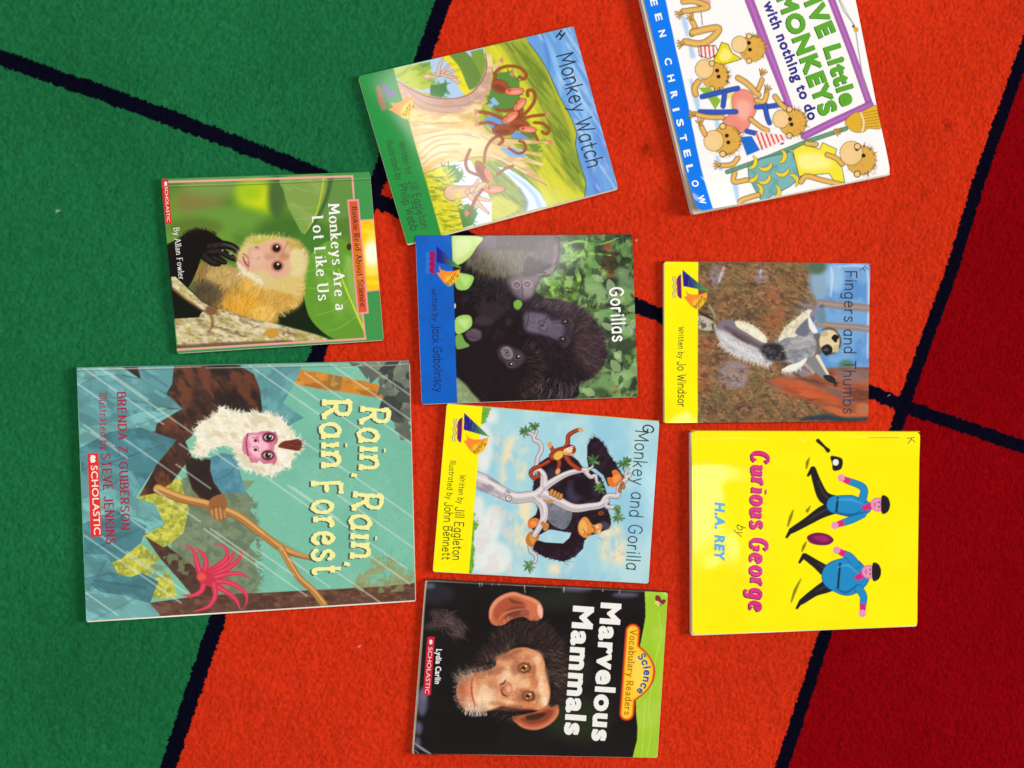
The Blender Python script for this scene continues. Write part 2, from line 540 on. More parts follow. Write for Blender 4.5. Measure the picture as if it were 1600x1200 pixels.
    def place(self, st, off=0.0):
        """(s, t) -> world points on the sheet"""
        st = np.asarray(st, float).reshape(-1, 2)
        xy = unproject(hmap(self.Hi, st), self.h)
        z = np.full(len(st), self.h + off)
        if self.lift is not None:
            z = z + self.lift(st[:, 0], st[:, 1])
        return np.c_[xy, z]
    def local(self, w):
        w = np.asarray(w, float) - [self.cx, self.cy, 0]
        c, s = math.cos(self.ang), math.sin(self.ang)
        return np.c_[w[:, 0] * c + w[:, 1] * s, -w[:, 0] * s + w[:, 1] * c, w[:, 2]]
    def build(self, name, label, mat, paper, group, spine_col, pages=(0, 0, 0, 0), page_gap=0.0004, bottom=-0.0012, corner=0.0):
        """root Empty > front_cover, printed regions, page_block, back_cover, spine.  pages: how far the block shows past the
        cover on the left, top, right and bottom of the photo, in metres"""
        q = unproject(self.quad, self.h)
        self.cx, self.cy = q.mean(0)
        d = q[1] - q[0]
        self.ang = math.atan2(d[1], d[0])
        root = bpy.data.objects.new(name, None)
        root.empty_display_size = 0.05
        root.location = (self.cx, self.cy, 0.0); root.rotation_euler = (0, 0, self.ang)
        root['label'] = label; root['category'] = 'book'; root['group'] = group
        COL.objects.link(root)
        self.root = root
        nx, ny = self.nx, self.ny
        S, T = np.meshgrid(np.linspace(0, 1, nx), np.linspace(0, 1, ny))
        if corner:
            # slightly rounded corners: pull the sheet in near each corner
            ex, ey = np.minimum(S, 1 - S) * nx, np.minimum(T, 1 - T) * ny
            r = corner
            u, v = np.clip(1 - ex / r, 0, 1), np.clip(1 - ey / r, 0, 1)
            sh = np.clip(np.hypot(u, v), 1e-6, None)
            f = np.maximum(u, v) / sh
            ds = np.where(ex < r, (r * (1 - u * f)) - ex, 0) / nx
            dt = np.where(ey < r, (r * (1 - v * f)) - ey, 0) / ny
            S = S + np.where(S < .5, ds, -ds); T = T + np.where(T < .5, dt, -dt)
        V = self.local(self.place(np.c_[S.ravel(), T.ravel()]))
        C = lin(np.clip(self.img, 0, 255)).reshape(-1, 3) * INK
        idx = np.arange(nx * ny).reshape(ny, nx)
        F = np.stack([idx[1:, :-1], idx[1:, 1:], idx[:-1, 1:], idx[:-1, :-1]], -1).reshape(-1, 4)
        fid = np.zeros(len(F), int)
        fc = np.stack([(np.arange(nx - 1) + .5)[None, :].repeat(ny - 1, 0), (np.arange(ny - 1) + .5)[:, None].repeat(nx - 1, 1)], -1).reshape(-1, 2)
        for k, (rn, pts) in enumerate(self.regions):
            pq = self.tex(pts); ins = np.zeros(len(fc), bool)
            for i in range(len(pq)):
                ax, ay = pq[i]; bx, by = pq[i - 1]
                if ay != by:
                    ins ^= ((ay > fc[:, 1]) != (by > fc[:, 1])) & (fc[:, 0] < (bx - ax) * (fc[:, 1] - ay) / (by - ay) + ax)
            fid[ins] = k + 1
        parts = {}
        for k, rn in [(0, 'front_cover')] + [(i + 1, r[0]) for i, r in enumerate(self.regions)]:
            f = F[fid == k]
            if not len(f): continue
            used, inv = np.unique(f, return_inverse=True)
            parts[rn] = link_mesh(rn, V[used], inv.reshape(-1, 4), mat, root, C[used], True)
        self.parts = parts
        # card thickness of the front cover: a rim round the sheet's edge, paper white
        ring = np.r_[idx[0, :-1], idx[:-1, -1], idx[-1, :0:-1], idx[:0:-1, 0]]
        step = max(1, len(ring) // 240)
        ring = ring[::step]
        top = V[ring] - [0, 0, 0.00003]; low = V[ring] - [0, 0, 0.00036]
        n = len(ring); a = np.arange(n); b2 = (a + 1) % n
        link_mesh('cover_edge', np.r_[top, low], np.stack([a, b2, b2 + n, a + n], -1)[:, ::-1].copy(), paper, root)
        # pages and back cover
        cq = self.local(self.place([(0, 0), (1, 0), (1, 1), (0, 1)]))[:, :2]
        ax = cq[1] - cq[0]; ax = ax / np.hypot(*ax); ay = cq[3] - cq[0]; ay = ay / np.hypot(*ay)
        l, t, r, b = pages
        def slab(nm, ins, z0, z1, m, rn=5):
            pl, pt, pr, pb = ins
            c = [cq[0] - ax * pl - ay * pt, cq[1] + ax * pr - ay * pt, cq[2] + ax * pr + ay * pb, cq[3] - ax * pl + ay * pb]
            pts = []
            rr = 0.0025
            for i in range(4):
                p0, p1, p2 = c[i - 1], c[i], c[(i + 1) % 4]
                u = (p0 - p1) / np.hypot(*(p0 - p1)); w = (p2 - p1) / np.hypot(*(p2 - p1))
                for k in range(rn):
                    f = k / (rn - 1)
                    pts.append(p1 + u * rr * (1 - f) ** 2 + w * rr * f ** 2)
            n = len(pts)
            # the block keeps clear below the sheet where it is lifted, and its sides lean a little
            v = [(p[0], p[1], z1) for p in pts] + [(p[0] * .999, p[1] * .999, z0) for p in pts]
            fs = [list(range(n))[::-1], list(range(n, 2 * n))] + [[i, (i + 1) % n, n + (i + 1) % n, n + i] for i in range(n)]
            return link_mesh(nm, v, fs, m, root)
        slab('page_block', (l, t - .0008, r, b), bottom + .0004, self.h - page_gap, paper)
        slab('back_cover', (l * .7, -.0004, r * .7, b * .7), bottom, bottom + .00036, ink_material((225, 222, 214), .4))
        # folded spine along the top edge of the photo
        ns = 40
        z1, z0 = self.h - .00004, bottom
        rr = min((z1 - z0) / 2, .0022)
        prof = []
        for k in range(7):
            th = math.pi / 2 * k / 6
            prof.append((rr * .42 * math.sin(th), z1 - rr * (1 - math.cos(th))))
        prof.append((rr * .42, z0 + rr * .3)); prof.append((0.0, z0))
        vs, fs = [], []
        for i in range(ns + 1):
            p = cq[0] + (cq[1] - cq[0]) * i / ns
            lz = float(self.lift(np.array([i / ns]), np.array([0.0]))[0]) if self.lift is not None else 0.0
            for (o, z) in prof:
                g = p - ay * o
                vs.append((g[0], g[1], z + lz * (z - z0) / (z1 - z0)))
        m = len(prof)
        for i in range(ns):
            for k in range(m - 1):
                fs.append([i * m + k, i * m + k + 1, (i + 1) * m + k + 1, (i + 1) * m + k])
        link_mesh('spine', vs, fs, ink_material(spine_col, .3), root, smooth=True)
        return root
    def lettering(self, name, polys, col, parent=None, off=0.00012, rough=0.25):
        """polygons (working frame), merged into one flat sheet of ink lying on the cover"""
        pts, faces, i = [], [], 0
        for p in polys:
            p = np.asarray(p, float)
            ar = np.sum(p[:, 0] * np.roll(p[:, 1], -1) - np.roll(p[:, 0], -1) * p[:, 1])
            if abs(ar) < 1e-6: continue
            if ar < 0: p = p[::-1]
            for t in ([p] if len(p) != 4 else [p[[0, 1, 2]], p[[0, 2, 3]]]):
                ar = np.sum(t[:, 0] * np.roll(t[:, 1], -1) - np.roll(t[:, 0], -1) * t[:, 1])
                if abs(ar) < 1e-5: continue
                if ar < 0: t = t[::-1]
                pts += [Vector((x, y)) for x, y in t]
                faces.append(list(range(i, i + len(t)))); i += len(t)
        vs, es, fs, ov, oe, of = delaunay_2d_cdt(pts, [], faces, 0, 1e-3)
        keep = [f for f, o in zip(fs, of) if len(o)]
        W = self.local(self.place(self.st([(v.x, v.y) for v in vs]), off))
        out = []
        for f in keep:
            w = W[list(f)]
            ar = np.sum(w[:, 0] * np.roll(w[:, 1], -1) - np.roll(w[:, 0], -1) * w[:, 1])
            out.append(list(f) if ar > 0 else list(f)[::-1])
        used = sorted({k for f in out for k in f})
        re = {k: n for n, k in enumerate(used)}
        return link_mesh(name, W[used], [[re[k] for k in f] for f in out], ink_material(col, rough), parent or self.root)
    def write(self, name, txt, p0, p1, cap, col, parent=None, font=None, off=0.00012, arc=None, shadow=None, fit=True, **kw):
        """a line of writing from p0 to p1 (its baseline, working frame)"""
        if font == 'sans':
            polys, wd = font_text(txt, **kw)
        else:
            polys, wd = stroke_text(txt, **kw)
        p0, p1 = np.array(p0, float), np.array(p1, float)
        if arc is None:
            d = p1 - p0; L = np.hypot(*d); d = d / L
            up = np.array([d[1], -d[0]])
            sx = L / wd if fit else cap
            out = [p0 + q[:, :1] * sx * d + q[:, 1:] * cap * up for q in polys]
        else:
            path = spline(np.array(arc, float), False, 12)
            sg = np.diff(path, axis=0); ln = np.hypot(*sg.T); cum = np.r_[0, np.cumsum(ln)]
            sx = cum[-1] / wd
            out = []
            for q in polys:
                xs = np.clip(q[:, 0] * sx, 0, cum[-1] - 1e-6)
                j = np.clip(np.searchsorted(cum, xs, 'right') - 1, 0, len(sg) - 1)
                d = sg[j] / ln[j][:, None]
                b = path[j] + d * (xs - cum[j])[:, None]
                out.append(b + np.c_[d[:, 1], -d[:, 0]] * q[:, 1:] * cap)
        if shadow:
            dx, dy, sc = shadow
            self.lettering('letter_shadow', [q + [dx, dy] for q in out], sc, parent, off - 0.00005)
        return self.lettering(name, out, col, parent, off)
# ---------------------------------------------------------------- the carpet
def build_carpet():
    def axis(lo, hi, step, far):
        core = np.arange(lo, hi + step / 2, step)
        g = [step * 1.5 ** k for k in range(1, 40)]
        out = []
        acc = 0
        for d in g:
            acc += min(d, .25); out.append(acc)
            if acc > far: break
        out = np.array(out)
        return np.r_[lo - out[::-1], core, hi + out]
    step = 0.00098
    xs = axis(CAM_POS[0] - .50, CAM_POS[0] + .78, step, 1.6)
    c0 = unproject([(0, 0), (PW, 0), (PW, PH), (0, PH)])
    xs = axis(c0[:, 0].min() - .03, c0[:, 0].max() + .03, step, 1.6)
    ys = axis(c0[:, 1].min() - .03, c0[:, 1].max() + .03, step, 1.6)
    X, Y = np.meshgrid(xs, ys)
    # pile: clumped tufts leaning in slow swirls, and the finer yarn ends
    swirl = np.zeros_like(X)
    ca, sa = np.cos(swirl + .9), np.sin(swirl + .9)
    U, W = X * ca + Y * sa, -X * sa + Y * ca
    t1 = noise2(U * 300 + 900, W * 400 + 900, 11)
    t2 = noise2(X * 560 + 900, Y * 560 + 900, 23)
    t3 = fbm(X * 60 + 90, Y * 60 + 90, 31, 2)
    rs = np.random.RandomState(4)
    t4 = rs.rand(*X.shape)
    Z = -0.0001 - 0.0017 * (0.42 * t1 + 0.38 * t2 + 0.20 * t4) - 0.0009 * t3
    jx = (t2 - .5) * .0018 + (fbm(X * 200, Y * 200 + 70, 41, 2) - .5) * .0020
    jy = (t1 - .5) * .0018 + (fbm(X * 200 + 70, Y * 200, 43, 2) - .5) * .0020
    # colour fields, laid out on the floor
    P = np.c_[(X + jx).ravel(), (Y + jy).ravel()]
    def path(px):
        q = unproject(px)
        a = q[0] + (q[0] - q[1]) / np.hypot(*(q[0] - q[1])) * 2.5
        b = q[-1] + (q[-1] - q[-2]) / np.hypot(*(q[-1] - q[-2])) * 2.5
        return np.vstack([a, q, b])
    def side(path_):
        """signed distance to a polyline, positive on its left"""
        best = np.full(len(P), 1e9); sg = np.zeros(len(P))
        for a, b in zip(path_[:-1], path_[1:]):
            d = b - a
            t = np.clip(((P - a) @ d) / (d @ d), 0, 1)
            e = P - a - t[:, None] * d
            ds = np.hypot(e[:, 0], e[:, 1])
            cr = d[0] * (P[:, 1] - a[1]) - d[1] * (P[:, 0] - a[0])
            m = ds < best
            best[m] = ds[m]; sg[m] = np.sign(cr[m])
        return best * sg
    pxm = float(np.hypot(*(unproject([(800, 600)]) - unproject([(801, 600)]))[0]))
    l1 = side(path([(0, 89), (245, 176), (470, 262), (600, 318), (780, 394), (1016, 486), (1180, 550), (1358, 611), (1425, 639), (1600, 698)]))
    l2 = side(path([(693, 0), (660, 93), (622, 190), (594, 272), (497, 550), (420, 752), (342, 959), (262, 1200)]))
    l4 = side(path([(1600, 86), (1571, 168), (1530, 285), (1490, 418), (1455, 515), (1420, 614), (1401, 671), (1345, 838), (1292, 986), (1223, 1200)]))
    green, orange, red, navy = (lin(c) for c in ((24, 93, 54), (186, 43, 18), (120, 4, 10), (9, 8, 22)))
    col = np.empty((len(P), 3)); col[:] = orange
    col[l4 > 0] = red
    col[l2 < 0] = green
    sgn = np.where(l2 < 0, 1, 1)
    hw = 11.6 * pxm
    fz = 1 + (t4.ravel() - .5) * .16
    dark = (np.abs(l1) < hw * fz) | (np.abs(l2) < hw * 1.02 * fz) | (np.abs(l4) < hw * .98 * fz)
    col[dark] = navy
    # a few old marks trodden in
    for (mx, my, r, f) in ((1012, 232, 13, .55), (1483, 196, 9, .6), (1322, 1016, 5, .6), (1450, 1150, 6, .7), (1445, 300, 12, .8), (430, 95, 30, .93), (160, 205, 35, .93)):
        m = unproject([(mx, my)])[0]
        d2 = ((P - m) ** 2).sum(1) / (r * pxm) ** 2
        col *= (1 - (1 - f) * np.exp(-d2) * (0.6 + .6 * t2.ravel()))[:, None]
    # lint caught in the pile, and broad trodden patches
    for (mx, my) in ((996, 374), (1390, 619), (560, 1010), (90, 330)):
        m = unproject([(mx, my)])[0]
        d = P - m
        k = np.exp(-((d[:, 0] * .8 + d[:, 1] * .6) / (1.7 * pxm)) ** 2 - ((d[:, 1] * .8 - d[:, 0] * .6) / (1.0 * pxm)) ** 2)[:, None] * .7
        col += (np.array([.55, .5, .46]) - col) * k
    col *= (0.85 + 0.32 * fbm(X * 7 + 60, Y * 7 + 60, 91, 3).ravel())[:, None]
    # yarn is spun of lighter and darker fibre
    col *= (0.72 + 0.22 * t4.ravel() + 0.30 * noise2(X * 330 + 30, Y * 330 + 900, 77).ravel())[:, None]
    V = np.c_[X.ravel(), Y.ravel(), Z.ravel()]
    ny, nx = X.shape
    idx = np.arange(nx * ny).reshape(ny, nx)
    F = np.stack([idx[:-1, :-1], idx[:-1, 1:], idx[1:, 1:], idx[1:, :-1]], -1).reshape(-1, 4)
    m, N, L, b = new_mat('carpet_pile')
    at = N.new('ShaderNodeAttribute'); at.attribute_name = 'ink'
    tc = N.new('ShaderNodeTexCoord')
    n = N.new('ShaderNodeTexNoise'); n.inputs['Scale'].default_value = 900; n.inputs['Detail'].default_value = 3
    L.new(tc.outputs['Object'], n.inputs['Vector'])
    mr = N.new('ShaderNodeMapRange'); mr.inputs['To Min'].default_value = .80; mr.inputs['To Max'].default_value = 1.20
    L.new(n.outputs['Fac'], mr.inputs['Value'])
    vm = N.new('ShaderNodeVectorMath'); vm.operation = 'SCALE'
    L.new(at.outputs['Color'], vm.inputs[0]); L.new(mr.outputs['Result'], vm.inputs['Scale'])
    L.new(vm.outputs['Vector'], b.inputs['Base Color'])
    b.inputs['Roughness'].default_value = 1.0
    b.inputs['Specular IOR Level'].default_value = 0.0
    bp = N.new('ShaderNodeBump'); bp.inputs['Strength'].default_value = .3; bp.inputs['Distance'].default_value = .0008
    L.new(n.outputs['Fac'], bp.inputs['Height']); L.new(bp.outputs['Normal'], b.inputs['Normal'])
    o = link_mesh('carpet', V, F, m, None, col, True)
    o['kind'] = 'structure'
    o['label'] = 'short pile carpet in green, orange and dark red fields divided by black bands'
    o['category'] = 'carpet'
    return o
build_carpet()

GLOSS = print_material('glossy_cover_print', .085, .5, .012)
SATIN = print_material('satin_cover_print', .38, .3, .03)
PAPER = paper_material()
GROUP = 'picture books laid out on the carpet'
HAND = dict(wt=.105, gap=11, wob=.03)

def wave(*terms):
    """sum of gentle bumps: (s, t, radius s, radius t, height)"""
    def f(s, t):
        z = np.zeros_like(s, float)
        for (a, b, ra, rb, h) in terms:
            z = z + h * np.exp(-((s - a) / ra) ** 2 - ((t - b) / rb) ** 2)
        return z
    return f

def sails_logo(c, ox, oy, f=1.0, rot=0.0, hull=(120, 20, 110), wavec=(110, 90, 200), scall=False):
    """small boat emblem with two sails; laid out about the hull centre (172, 240) of the yellow covers"""
    cr, sr = math.cos(math.radians(rot)), math.sin(math.radians(rot))
    def P(pts):
        return [(ox + f * ((x - 172) * cr - (y - 240) * sr), oy + f * ((x - 172) * sr + (y - 240) * cr)) for x, y in pts]
    for dx in (-38, -24):
        c.line(P([(172 + dx, 172), (166 + dx, 195), (176 + dx, 215), (166 + dx, 238), (176 + dx, 260), (166 + dx, 285), (172 + dx, 312)]), 4, wavec)
    c.poly(P([(184, 158), (186, 318), (170, 312), (157, 292), (155, 190), (166, 170)]), hull, 2)
    if scall:
        for y in (178, 212, 250, 288): c.ell(*P([(158, y)])[0], 13 * f, 16 * f, hull, 2)
    A, B_, C_ = (192, 130), (362, 270), (196, 236)
    for i in range(9):
        u0, u1 = i / 9, (i + 1) / 9
        m = lambda p, q, t: (p[0] + (q[0] - p[0]) * t, p[1] + (q[1] - p[1]) * t)
        g = max(0, (i - 1) / 7) if i > 1 else 0
        colr = [a + (b - a) * g for a, b in zip((38, 28, 140), (75, 180, 60))]
        q = [m(A, B_, u0), m(A, B_, u1), m(C_, B_, u1), m(C_, B_, u0)]
        c.poly(P(q), colr, 1.5)
    sail = [(210, 257), (228, 283), (262, 292), (305, 290), (352, 274), (345, 320), (325, 358), (286, 386), (248, 366), (218, 330), (200, 305), (222, 300)]
    c.poly(P(sail), (245, 140, 50), 2)
    c.blob(P([(262, 330), (300, 315), (345, 290), (340, 325), (322, 356), (286, 384), (262, 368)]), (250, 195, 40), 30)
    c.region('series_emblem', P([(130, 120), (200, 120), (375, 262), (352, 330), (290, 396), (235, 370), (196, 325), (126, 325)]))
    return lambda: c.write('emblem_lettering', 'Sails', *P([(322, 300), (262, 372)]), 26 * f, (20, 15, 15), wt=.12, gap=14)

# ---------------------------------------------------------------- painted savannah cover (monkeys in a spreading tree)
def savannah_book():
    c = Cover((540, 30, .3), [(65, 300), (1187, 37), (1418, 880), (322, 1172)], .0022, 1.0, (190, 190, 50), 5)
    # hills
    c.poly([(700, 140), (960, 70), (1300, 900), (740, 1080)], (176, 184, 52))
    c.mottle([(700, 140), (960, 70), (1300, 900), (740, 1080)], (122, 146, 52), 22, .8, .42, .62, 70, 7)
    c.mottle([(700, 140), (960, 70), (1300, 900), (740, 1080)], (214, 208, 60), 18, .7, .5, .65, 70, 8, seed=4)
    c.blob([(710, 150), (800, 135), (860, 230), (930, 350), (1010, 480), (1030, 620), (1060, 760), (1180, 880), (1240, 930), (1060, 960), (990, 840), (1030, 700), (960, 560), (900, 400), (800, 260)], (228, 224, 52), 40, .75)
    c.blob([(830, 120), (940, 130), (1060, 330), (1150, 540), (1220, 800), (1180, 850), (1090, 640), (1000, 400), (900, 240)], (140, 160, 58), 45, .7)
    c.mottle([(830, 120), (940, 130), (1060, 330), (1150, 540), (1220, 800), (1180, 850), (1090, 640), (1000, 400), (900, 240)], (104, 128, 44), 12, .7, .5, .6, 68, 9, seed=9)
    # sky
    sky = [(922, 70), (1240, 0), (1460, 900), (1243, 960), (1250, 850), (1222, 760), (1198, 655), (1202, 590), (1168, 500), (1110, 395), (1060, 285), (1012, 200), (955, 122)]
    c.poly(sky, (104, 160, 224), 2)
    for i, (x, y, w, cc) in enumerate([(1030, 120, 26, (90, 132, 214)), (1090, 250, 30, (150, 198, 244)), (1185, 330, 34, (128, 182, 238)), (1150, 200, 40, (120, 178, 236)), (1250, 520, 36, (140, 192, 242)), (1260, 700, 30, (176, 208, 246)), (1330, 700, 26, (104, 142, 222)), (1340, 830, 28, (122, 170, 234)), (1225, 470, 26, (150, 196, 244)), (1290, 860, 30, (92, 132, 214))]):
        c.line([(x - 55, y - 170), (x - 8, y - 60), (x + 22, y + 50), (x + 30, y + 150)], [6, w, w, 6], cc, 18, .75)
    c.mottle(sky, (200, 222, 248), 16, .5, .52, .66, 72, 9, seed=3)
    c.line([(952, 122), (1012, 200), (1060, 285), (1110, 395), (1168, 500), (1202, 590), (1198, 655), (1222, 760), (1250, 850), (1243, 940)], 6, (70, 90, 60), 3, .7)
    # far left hill and sky gaps
    c.poly([(240, 262), (720, 140), (740, 260), (700, 330), (640, 385), (560, 420), (400, 380), (270, 330)], (176, 206, 236), 2)
    c.poly([(245, 262), (405, 225), (440, 262), (455, 290), (415, 292), (440, 320), (452, 352), (405, 372), (330, 355), (275, 320)], (186, 200, 44), 3)
    c.mottle([(245, 262), (405, 225), (455, 290), (452, 352), (405, 372), (275, 320)], (128, 168, 50), 18, .8, .5, .65, -20, 4)
    c.poly([(380, 235), (440, 222), (445, 262), (420, 262)], (100, 150, 70), 4)
    c.poly([(440, 350), (520, 330), (530, 370), (500, 412), (440, 400)], (72, 132, 66), 4)
    c.poly([(520, 190), (620, 165), (690, 230), (712, 300), (690, 360), (640, 388), (612, 340), (590, 290), (560, 240)], (108, 142, 62), 3)
    c.line([(520, 192), (572, 250), (598, 310), (612, 350), (640, 384), (690, 366)], [34, 34, 40, 44, 34, 22], (236, 226, 44), 8)
    c.poly([(650, 168), (715, 152), (736, 240), (712, 320), (690, 260), (664, 220)], (128, 160, 62), 3)
    # small tree far left
    for q, w in (([(420, 300), (470, 292), (520, 285), (590, 330)], [22, 22, 24, 14]), ([(480, 290), (490, 240), (508, 205)], [16, 12, 6]), ([(500, 285), (530, 250), (545, 230)], [12, 8, 4]), ([(520, 285), (560, 270), (590, 262)], [12, 9, 4]), ([(500, 290), (545, 302), (590, 300)], [12, 8, 5])):
        c.line(q, [x + 6 for x in w], (150, 100, 100), 2, .7); c.line(q, w, (226, 190, 160), 2)
    # the big tree
    trunk = [(268, 322), (350, 372), (430, 405), (520, 416), (600, 408), (664, 378), (712, 318), (736, 250), (728, 180), (760, 178), (768, 240), (812, 212), (800, 244), (772, 282), (768, 340), (738, 402), (706, 466), (690, 520), (730, 572), (800, 612), (880, 624), (960, 626), (1062, 634), (1060, 652), (960, 648), (870, 650), (890, 672), (1022, 704), (1020, 716), (910, 694), (960, 726), (1036, 756), (1030, 766), (930, 742), (1052, 862), (1044, 866), (900, 790), (800, 735), (700, 716), (600, 740), (500, 770), (405, 806), (345, 640), (335, 500)]
    c.poly(trunk, (228, 196, 128), 3)
    c.blob([(280, 330), (400, 390), (520, 412), (620, 400), (700, 330), (740, 230), (760, 300), (740, 390), (690, 440), (600, 480), (480, 492), (380, 470), (300, 400)], (206, 164, 156), 26)
    c.blob([(330, 480), (430, 500), (560, 520), (680, 500), (650, 560), (540, 570), (400, 560)], (236, 204, 120), 40)
    c.mottle(trunk, (246, 226, 170), 60, .7, .48, .64, 20, 2, seed=8); c.mottle(trunk, (196, 154, 92), 18, .5, .52, .66, 8, 4, seed=18)
    c.blob([(430, 560), (560, 560), (700, 580), (760, 640), (700, 690), (560, 690), (420, 720), (370, 640)], (248, 230, 180), 60, .7)
    c.mottle([(360, 480), (660, 480), (660, 600), (360, 600)], (216, 170, 84), 30, .55, .52, .7, 5, 3, seed=2)
    for q in ([(350, 610), (440, 590), (540, 575)], [(385, 700), (460, 640), (560, 620)], [(400, 760), (480, 700), (590, 690)]):
        c.line(q, [4, 7, 2], (196, 150, 150), 4, .8)
    c.line([(405, 800), (470, 740), (560, 712)], [26, 20, 4], (232, 178, 92), 10, .7)
    c.line([(268, 322), (350, 372), (430, 405), (520, 416), (600, 408), (664, 378), (712, 318), (736, 250), (728, 180)], 5, (120, 80, 90), 2, .8)
    c.line([(735, 575), (800, 612), (880, 624), (960, 626), (1062, 634)], 5, (130, 90, 84), 2, .7)
    c.line([(405, 806), (500, 770), (600, 740), (700, 716), (800, 735), (900, 790), (1048, 864)], 5, (140, 100, 84), 2, .7)
    c.ell(635, 598, 26, 10, (226, 190, 170), 4, 10)
    for q in ([(300, 350), (400, 430), (520, 455), (640, 440), (720, 380)], [(320, 410), (420, 470), (560, 490)], [(345, 560), (450, 545), (580, 540)], [(370, 650), (470, 610), (600, 600), (700, 620)], [(395, 730), (480, 660), (600, 650)], [(700, 600), (780, 650), (860, 660)], [(760, 690), (850, 740), (960, 800)]):
        c.line(q, [3, 6, 5, 3][:len(q)] if len(q) < 5 else [3, 5, 6, 5, 3], (160, 112, 104), 3, .55)
    # leaves and sky between the branches
    c.poly([(770, 285), (860, 270), (905, 320), (910, 420), (880, 470), (800, 480), (740, 430), (760, 340)], (96, 142, 62), 6)
    c.poly([(716, 520), (770, 500), (830, 520), (850, 560), (760, 575)], (110, 158, 216), 4)
    c.poly([(735, 440), (770, 405), (800, 440), (760, 470)], (150, 190, 232), 4)
    c.poly([(800, 670), (870, 668), (940, 700), (930, 722), (850, 715)], (140, 180, 226), 4)
    c.poly([(850, 590), (900, 585), (960, 620), (880, 622)], (112, 156, 218), 3)
    c.poly([(905, 590), (985, 570), (1000, 618), (960, 622)], (92, 138, 60), 5)
    c.poly([(950, 650), (1012, 650), (1026, 690), (980, 690)], (112, 150, 60), 4)
    # river and lower field
    c.poly([(740, 735), (820, 745), (930, 800), (1010, 890), (1052, 972), (940, 1000), (770, 1052), (745, 960)], (150, 166, 62), 4)
    c.mottle([(740, 735), (930, 800), (1052, 972), (770, 1052), (745, 960)], (106, 134, 50), 12, .8, .48, .6, 60, 6, seed=5)
    c.blob([(745, 960), (800, 920), (900, 985), (770, 1048)], (222, 214, 50), 20, .7)
    c.poly([(790, 768), (850, 778), (940, 838), (1010, 900), (1052, 972), (935, 1004), (948, 950), (910, 880), (850, 820)], (214, 230, 248), 5)
    c.line([(850, 800), (930, 860), (985, 920), (1010, 975)], [8, 18, 20, 24], (150, 190, 238), 10, .7)
    c.line([(905, 880), (945, 950), (938, 1000)], 14, (120, 140, 190), 8, .7)
    # bottom: sky, shrubs, second tree
    c.poly([(520, 752), (650, 735), (690, 810), (760, 950), (760, 1052), (610, 1092), (560, 900)], (222, 234, 246), 3)
    c.poly([(412, 806), (505, 768), (540, 800), (580, 905), (600, 960), (612, 1092), (498, 1124)], (226, 220, 44), 3)
    c.mottle([(412, 806), (505, 768), (580, 905), (612, 1092), (498, 1124)], (150, 160, 40), 9, .9, .52, .6, 15, 4, seed=6)
    c.hair([(425, 815), (505, 780), (575, 905), (600, 1080), (505, 1112)], 70, 34, 15, [(96, 116, 34), (120, 140, 40)], 4, 18)
    c.poly([(505, 768), (560, 760), (612, 812), (590, 850), (545, 855)], (84, 142, 66), 4)
    c.poly([(585, 975), (640, 960), (690, 1010), (660, 1072), (612, 1088), (598, 1030)], (84, 140, 64), 4)
    for q, w in (([(555, 905), (610, 900), (660, 890), (735, 850)], [80, 60, 40, 10]), ([(640, 900), (690, 930), (748, 945)], [30, 20, 8]), ([(650, 920), (700, 970), (745, 1010)], [26, 16, 6]), ([(655, 890), (680, 860), (690, 835)], [22, 14, 6])):
        c.line(q, [x + 8 for x in w], (140, 96, 100), 2, .8); c.line(q, w, (224, 186, 142), 4)
    c.line([(560, 880), (620, 872), (680, 870)], 14, (190, 140, 132), 8, .7)
    # ragged leaf edges on the shrubs
    def ragged(path, n, L, col, side=1):
        c.edge_hair(path, n, L, [col, tuple(v * .9 for v in col)], 11, 20, .95, side)
    ragged([(440, 350), (530, 330), (545, 370), (500, 412)], 12, 44, (72, 132, 66), 1)
    ragged([(500, 768), (560, 760), (612, 812), (590, 850)], 12, 40, (84, 142, 66), 1)
    ragged([(585, 975), (640, 960), (690, 1010), (660, 1072)], 14, 44, (84, 140, 64), 1)
    ragged([(770, 285), (860, 270), (905, 320), (915, 420), (880, 470)], 16, 40, (96, 142, 62), 1)
    ragged([(800, 480), (740, 430), (760, 340)], 8, 30, (96, 142, 62), 1)
    ragged([(505, 768), (540, 800), (580, 905), (600, 960), (612, 1092)], 22, 40, (226, 220, 44), 1)
    ragged([(980, 540), (1000, 600), (1026, 690), (1050, 800)], 12, 34, (200, 206, 60), 1)
    ragged([(520, 192), (572, 250), (598, 310), (612, 350)], 12, 26, (236, 226, 44), -1)
    ragged([(405, 225), (455, 290), (452, 352)], 8, 50, (170, 196, 50), 1)
    # monkeys
    br, dk, pk = (168, 82, 40), (112, 56, 30), (228, 128, 96)
    for q, w in (([(778, 322), (786, 270), (840, 245), (905, 252), (940, 285), (928, 312), (908, 300)], 13), ([(912, 512), (955, 470), (985, 420), (978, 375), (950, 372), (948, 398)], 14),
                 ([(985, 538), (1030, 545), (1060, 575), (1045, 598), (1024, 586)], 13), ([(722, 745), (730, 680), (760, 630), (800, 608), (820, 632), (800, 652)], 12),
                 ([(850, 672), (900, 700), (936, 680), (930, 645), (906, 635)], 10), ([(690, 482), (750, 490), (820, 520)], 14), ([(690, 545), (750, 538), (800, 560)], 14),
                 ([(915, 522), (970, 505), (1042, 498)], 13), ([(785, 470), (830, 478), (870, 470)], 13), ([(940, 560), (985, 600), (1000, 628)], 10), ([(648, 680), (626, 740), (640, 790), (700, 815)], 13),
                 ([(790, 810), (830, 780), (870, 765)], 11), ([(715, 885), (680, 930), (655, 985), (640, 1018)], 13)):
        c.line(q, w + 5, (80, 40, 30), 2, .55); c.line(q, w, br, 2)
